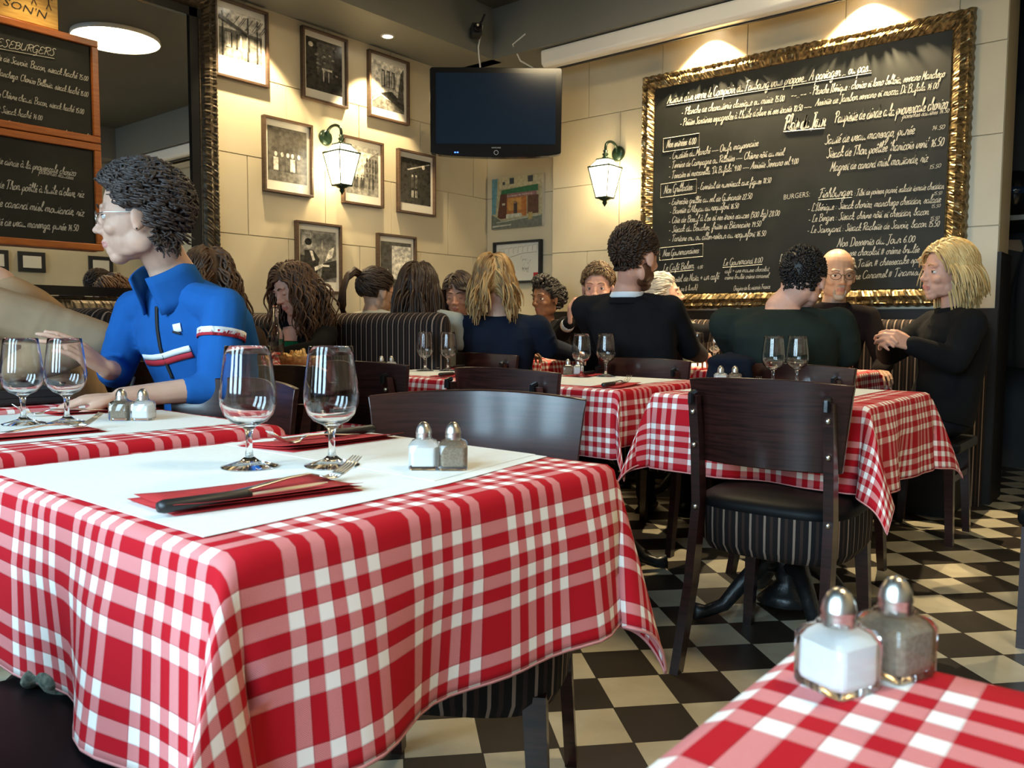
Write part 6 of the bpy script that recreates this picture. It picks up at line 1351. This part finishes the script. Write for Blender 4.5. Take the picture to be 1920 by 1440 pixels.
# ---- ponytail girl ----------------------------------------------------
def tail(mb, H, Rt, s):
    rn = random.Random(5)
    for k in range(110):
        a = rn.uniform(0, 6.28); q = rn.uniform(0, 0.02); P = [H+Rt @ (Vector(v)*s) for v in ((-0.105, q*math.cos(a)*.6, 0.075+q*math.sin(a)*.6), (-0.15, q*math.cos(a), 0.085+q*math.sin(a)), (-0.185, 1.3*q*math.cos(a), 0.05+q*math.sin(a)), (-0.20, 1.6*q*math.cos(a), -0.02), (-0.20-q*math.sin(a), 1.6*q*math.cos(a), -0.10), (-0.175+q*math.sin(a), q*math.cos(a), -0.155))]
        mb.tube(P, [.006, .007, .007, .007, .006, .003], 4)
Hp = V3((3.13, 3.585, 1.168))
person('girl with a dark ponytail and glasses in a cream sweater behind the booth', 'tan', Hp, -12, 8, 0, 1.05, hip=(3.12, 3.62, 0.54), chest=0, W=0.92, top='cream', female=True, neck=(3.11, 3.59, 1.055), eyes='open', glasses='black', hairs=[dict(m=HM['darkbrown'], clampz=-0.2, n=620, L=0.07, step=0.012, lift=0.05, flow=(-1, 0, 0.25), g=0.0, rad=0.005, bulge=1.05, region=lambda p: (p.x < 0.03+max(0, p.z-0.02)*0.95 and p.z > -0.035 and not (p.x > -0.03 and p.z < 0.01)), extra=lambda mb: tail(mb, Hp, Rm(-12, 8, 0), 1.05))])
# ---- long straight hair, grey sweater ----------------------------------
person('woman with long straight brown hair in a pale grey sweater, seen from behind', 'fair', (3.06, 3.17, 1.165), 22, 6, 0, 1.10, hip=(3.14, 3.10, 0.54), chest=15, W=1.0, top='greyknit', female=True, eyes='open', neck=(3.07, 3.13, 1.055),
    arms=((V3((3.30, 3.38, 0.86)), V3((3.45, 3.2, 0.84)), (1, 0, 0), (0, 0, -1), 1, 0.5), (V3((3.12, 2.92, 0.90)), V3((3.36, 3.06, 0.84)), (0.9, 0.3, 0), (0, 0, -1), 1, 0.6)),
    hairs=[longhair(HM['darkbrown'], 620, 0.30, 0.002, bulge=1.10, lift=0.1, g=0.35, side_flow=0.25, flow=(-0.5, 0, -0.3), rad=0.006, region=lambda p: p.x < 0.06 and p.z > -0.06)])
# ---- dark short hair woman facing -----------------------------------------
dk = person('woman with short dark brown hair and black v-neck top, eyes lowered', 'pink', (3.725, 3.510, 1.168), 208, 12, 0, 1.06, hip=(3.80, 3.56, 0.54), chest=212, W=0.88, top='blackwool', female=True, eyes='down', brow='darkbrown', fine=0.005,
    hairs=[dict(m=HM['darkbrown'], n=700, L=0.13, step=0.012, lift=0.12, flow=(-0.1, 0, -0.4), side_flow=0.7, g=0.22, curl=0.002, freq=60, rad=0.0056, bulge=1.10, shell=1.06, part=-0.03, region=lambda p: p.x < 0.045+max(0, p.z-0.04)*0.9 and p.z > -0.05)])
strip_on(dk, [dk['neck']+dk['fv']*0.08+Vector((0, 0, 0.0)), dk['neck']+dk['fv']*0.12+Vector((0, 0, -0.13))], 0.06, SK['pink'], 'neckline', 0.005)
# ---- blonde back, navy sweater ---------------------------------------------
person('woman with shoulder-length dark blonde hair in a navy sweater, seen from behind', 'fair', (3.22, 2.79, 1.203), 45, 4, 0, 1.10, hip=(3.36, 2.84, 0.56), chest=28, W=1.10, D=1.1, top='navy', eyes='open', female=True, neck=(3.235, 2.765, 1.035), arm_r=1.15,
    arms=((V3((3.40, 3.02, 0.86)), V3((3.68, 2.98, 0.83)), (1, 0, 0), (0, 0, -1), 1, 0.5), (V3((3.40, 2.57, 0.87)), V3((3.68, 2.62, 0.83)), (0.9, 0.3, 0), (0, 0, -1), 1, 0.6)),
    hairs=[longhair(HM['dirtyblonde'], 760, 0.17, 0.005, bulge=1.12, lift=0.12, g=0.3, freq=45, rad=0.006, flow=(-0.4, 0, -0.3), region=lambda p: p.x < 0.06 and p.z > -0.06)])
# ---- black woman ------------------------------------------------------------
def updo(mb, H, Rt, s):
    rn = random.Random(9)
    for k in range(420):
        u = rn.uniform(-1, 1); a = rn.uniform(0, 6.28); q = math.sqrt(1-u*u); n_ = Vector((q*math.cos(a), q*math.sin(a), u)); c = Vector((-0.085, 0, 0.01)) if k % 3 else Vector((0.03, 0, 0.105)); r = Vector((0.075, 0.075, 0.08)) if k % 3 else Vector((0.065, 0.06, 0.042))
        p = c+Vector((n_.x*r.x, n_.y*r.y, n_.z*r.z))*rn.uniform(.86, 1.0); mb.ell(H+Rt @ (p*s), (0.014*s,)*3, n=6, h=4)
Hb = V3((4.78, 3.635, 1.18))
bw_ = person('woman with black upswept hair and a black blazer, head turned left, far centre', 'dark', Hb, 176, 4, 0, 1.16, hip=(4.84, 3.60, 0.54), chest=205, W=1.0, top='blackwool', female=True, eyes='open', brow='black', fine=0.006,
    hairs=[dict(m=HM['black'], n=300, L=0.04, lift=0.4, flow=(-1, 0, 0.3), g=0, curl=0.004, freq=200, rad=0.006, bulge=1.06, extra=lambda mb: updo(mb, Hb, Rm(176, 4, 0), 1.16))])
strip_on(bw_, [bw_['neck']+bw_['fv']*0.08+Vector((0, 0, 0.0)), bw_['neck']+bw_['fv']*0.12+Vector((0, 0, -0.15))], 0.07, SK['dark'], 'neckline', 0.005)
# ---- young man ----------------------------------------------------------------
ym = person('young man with short light brown hair and raised clasped hands, beyond the black suit', 'pink', (4.20, 2.80, 1.215), 205, 6, 0, 1.14, hip=(4.66, 3.04, 0.54), chest=215, W=1.05, top='suit', eyes='open', brow='lightbrown', fine=0.0048,
    arms=((V3((4.18, 2.50, 0.90)), V3((4.02, 2.70, 1.02)), (-0.1, 0.25, 0.95), (-0.4, 0.8, 0.1), 1, 0.9, 1.1), (V3((4.08, 3.02, 0.90)), V3((3.905, 2.80, 1.00)), (0.0, 0.0, 1.0), (0.5, -0.6, 0.2), -1, 0.85, 1.15)),
    hairs=[dict(m=HM['lightbrown'], clampz=-0.2, n=700, L=0.040, step=0.009, lift=0.4, flow=(0.3, 0.3, 0.5), g=0.02, curl=0.004, freq=160, rad=0.0045, bulge=1.10, region=lambda p: (p.x < 0.035+max(0, p.z-0.02)*0.85 and p.z > -0.045 and not (p.x > -0.03 and p.z < 0.01)))])
for wr, el in ((V3((4.02, 2.70, 1.02)), V3((4.18, 2.50, 0.90))), (V3((3.905, 2.80, 1.00)), V3((4.08, 3.02, 0.90)))):
    d_ = (wr-el).normalized(); ym['ch'](MB().tube([wr-d_*0.05, wr-d_*0.005], [0.042, 0.037], 16).build('shirt_cuff', M['shirt'], ym['t'], True))
# ---- man in the black suit --------------------------------------------------------
sm = person('man in a black suit with dark hair, glasses and beard, back to the camera', 'pink', (3.25, 1.967, 1.297), -8, 4, 0, 1.17, hip=(3.42, 1.96, 0.56), chest=20, W=1.08, D=1.15, top='suit', eyes='open', glasses='black', beard='full', neck=(3.285, 2.03, 1.125), arm_r=1.10, fine=0.005, cloth_voxel=0.009,
    arms=((V3((3.50, 2.30, 0.88)), V3((3.80, 2.24, 0.85)), (1, -.1, 0), (0, 0, -1), 1, 0.5), (V3((3.54, 1.84, 0.88)), V3((3.82, 1.92, 0.84)), (0.9, 0.3, 0), (0, 0, -1), 1, 0.6)),
    hairs=[dict(m=HM['darkbrown'], clampz=-0.2, n=1300, L=0.020, step=0.006, lift=0.3, flow=(0.8, 0, 0.3), g=0.0, rad=0.0040, bulge=1.05, shell=1.01, seed=3, region=lambda p: (p.x < 0.03+max(0, p.z-0.02)*0.95 and p.z > -0.075 and not (p.x > -0.045 and p.z < 0.008)))])
collar_ring(sm, M['shirt'], 'shirt_collar', 0.070, 0.028, -0.012, 0.2, 0.004)
collar_ring(sm, CM['suit'], 'jacket_collar', 0.083, 0.030, -0.040, 0.25, 0.009)
# ---- grey haired person ------------------------------------------------------------
gr = person('grey-haired person resting chin on one hand, beyond the black suit', 'pink', (4.52, 2.53, 1.165), -62, -14, 0, 1.10, hip=(4.85, 2.60, 0.54), chest=230, W=0.9, top='suit', eyes='down', brow='grey', neck=(4.66, 2.50, 1.00), fine=0.006,
    arms=((V3((4.82, 2.10, 0.98)), V3((4.78, 1.88, 0.92)), (-0.2, -0.9, 0), (0, 0, -1), 1, 0.5), (V3((4.42, 2.30, 0.86)), V3((4.43, 2.45, 1.00)), (0.1, 0.1, 0.95), (0.1, 0.8, 0.2), 1, 0.8)),
    hairs=[dict(m=HM['grey'], n=620, L=0.09, step=0.012, lift=0.1, flow=(-0.6, 0, 0.2), g=0.05, curl=0.004, freq=80, rad=0.005, bulge=1.10)])
b = MB()
for k in range(7): a = k/6*PI*1.5-0.6; b.ell(gr['neck']+Vector((0.085*math.cos(a), 0.085*math.sin(a), -0.02-0.012*(k % 2))), (0.05, 0.04, 0.04), n=10, h=8)
for k in range(5): b.ell(gr['neck']+Vector((-0.10, -0.09-0.01*k, -0.06-0.05*k)), (0.035, 0.03, 0.045), n=10, h=8)
gr['ch'](link_mesh(fuse(b, 0.008, 3), 'scarf', M['scarf'], gr['t']))
# ---- broad man, dark green sweater ---------------------------------------------------
person('broad man in a dark green sweater with cropped black hair, hunched over', 'pink', (3.32, 1.225, 1.175), 4, 16, 0, 1.02, hip=(3.42, 1.30, 0.58), chest=25, W=1.16, D=1.45, top='forest', eyes='open', neck=(3.29, 1.30, 1.055), arm_r=1.25, cloth_voxel=0.010,
    arms=((V3((3.45, 1.54, 0.86)), V3((3.72, 1.52, 0.83)), (1, -.1, 0), (0, 0, -1), 1, 0.5), (V3((3.44, 1.09, 0.88)), V3((3.72, 1.24, 0.84)), (0.9, 0.3, 0), (0, 0, -1), 1, 0.6)),
    hairs=[dict(m=HM['black'], clampz=-0.2, n=1300, L=0.012, step=0.004, lift=0.3, flow=(0.5, 0, 0.1), g=0.0, rad=0.0040, bulge=1.04, shell=1.0, region=lambda p: (p.x < 0.03+max(0, p.z-0.02)*0.95 and p.z > -0.06 and not (p.x > -0.03 and p.z < 0.005)))])
# ---- bald man with glasses -------------------------------------------------------------
bm_ = person('bald man with rectangular glasses, grey goatee and black roll-neck facing the camera', 'tan', (4.665, 1.535, 1.275), 214, 8, 0, 1.14, hip=(4.84, 1.62, 0.54), chest=214, W=1.02, top='blackred', eyes='open', brow='grey', glasses='black', beard='goatee', fine=0.0048,
    hairs=[dict(m=HM['grey'], n=420, L=0.028, step=0.007, lift=0.3, flow=(-0.8, 0, -0.5), g=0.05, rad=0.004, bulge=1.04, shell=1.02, region=lambda p: (p.x < 0.012 and -0.055 < p.z < 0.075 and not (p.x > -0.03 and p.z < 0.006)))])
collar_ring(bm_, CM['blackred'], 'roll_neck', 0.070, 0.055, -0.035, 0.1, 0.008)
# ---- blonde woman at the right ------------------------------------------------------------
bl = person('smiling woman with a blonde bob and black sweater in profile at the right', 'pink', (4.175, 0.885, 1.238), 136, 0, -4, 1.08, hip=(4.27, 0.92, 0.55), chest=125, W=1.0, D=1.15, top='blackwool', eyes='open', female=True, brow='dirtyblonde', neck=(4.21, 0.865, 1.065), arm_r=1.15, fine=0.0048, leg_yaw=100,
    arms=((V3((4.00, 0.80, 0.84)), V3((3.875, 0.94, 0.905)), (-0.35, 0.45, 0.22), (0.5, 0.5, -0.3), 1, 0.75, 1.0), (V3((4.18, 1.12, 0.86)), V3((3.95, 1.07, 0.925)), (-0.75, -0.10, 0.15), (0, -0.6, -0.5), 1, 0.6, 1.0)),
    hairs=[dict(m=HM['blonde'], n=1700, L=0.128, step=0.012, lift=0.08, flow=(-0.55, 0, -0.35), side_flow=0.15, g=0.22, curl=0.0015, freq=50, rad=0.0042, bulge=1.13, shell=1.08, part=0.01, region=lambda p: (p.x < 0.045+max(0, p.z-0.05)*0.9 and p.z > -0.05 and not (p.x > 0.02 and p.z < 0.03)))])
collar_ring(bl, CM['blackwool'], 'roll_neck', 0.064, 0.05, -0.03, 0.2, 0.010)
bl['ch'](MB().ell(bl['Hd']+bl['Rt'] @ Vector((0.002, 0.092, -0.052)), (0.005, 0.004, 0.007), n=8, h=6).build('earring', M['steel'], bl['t'], True))
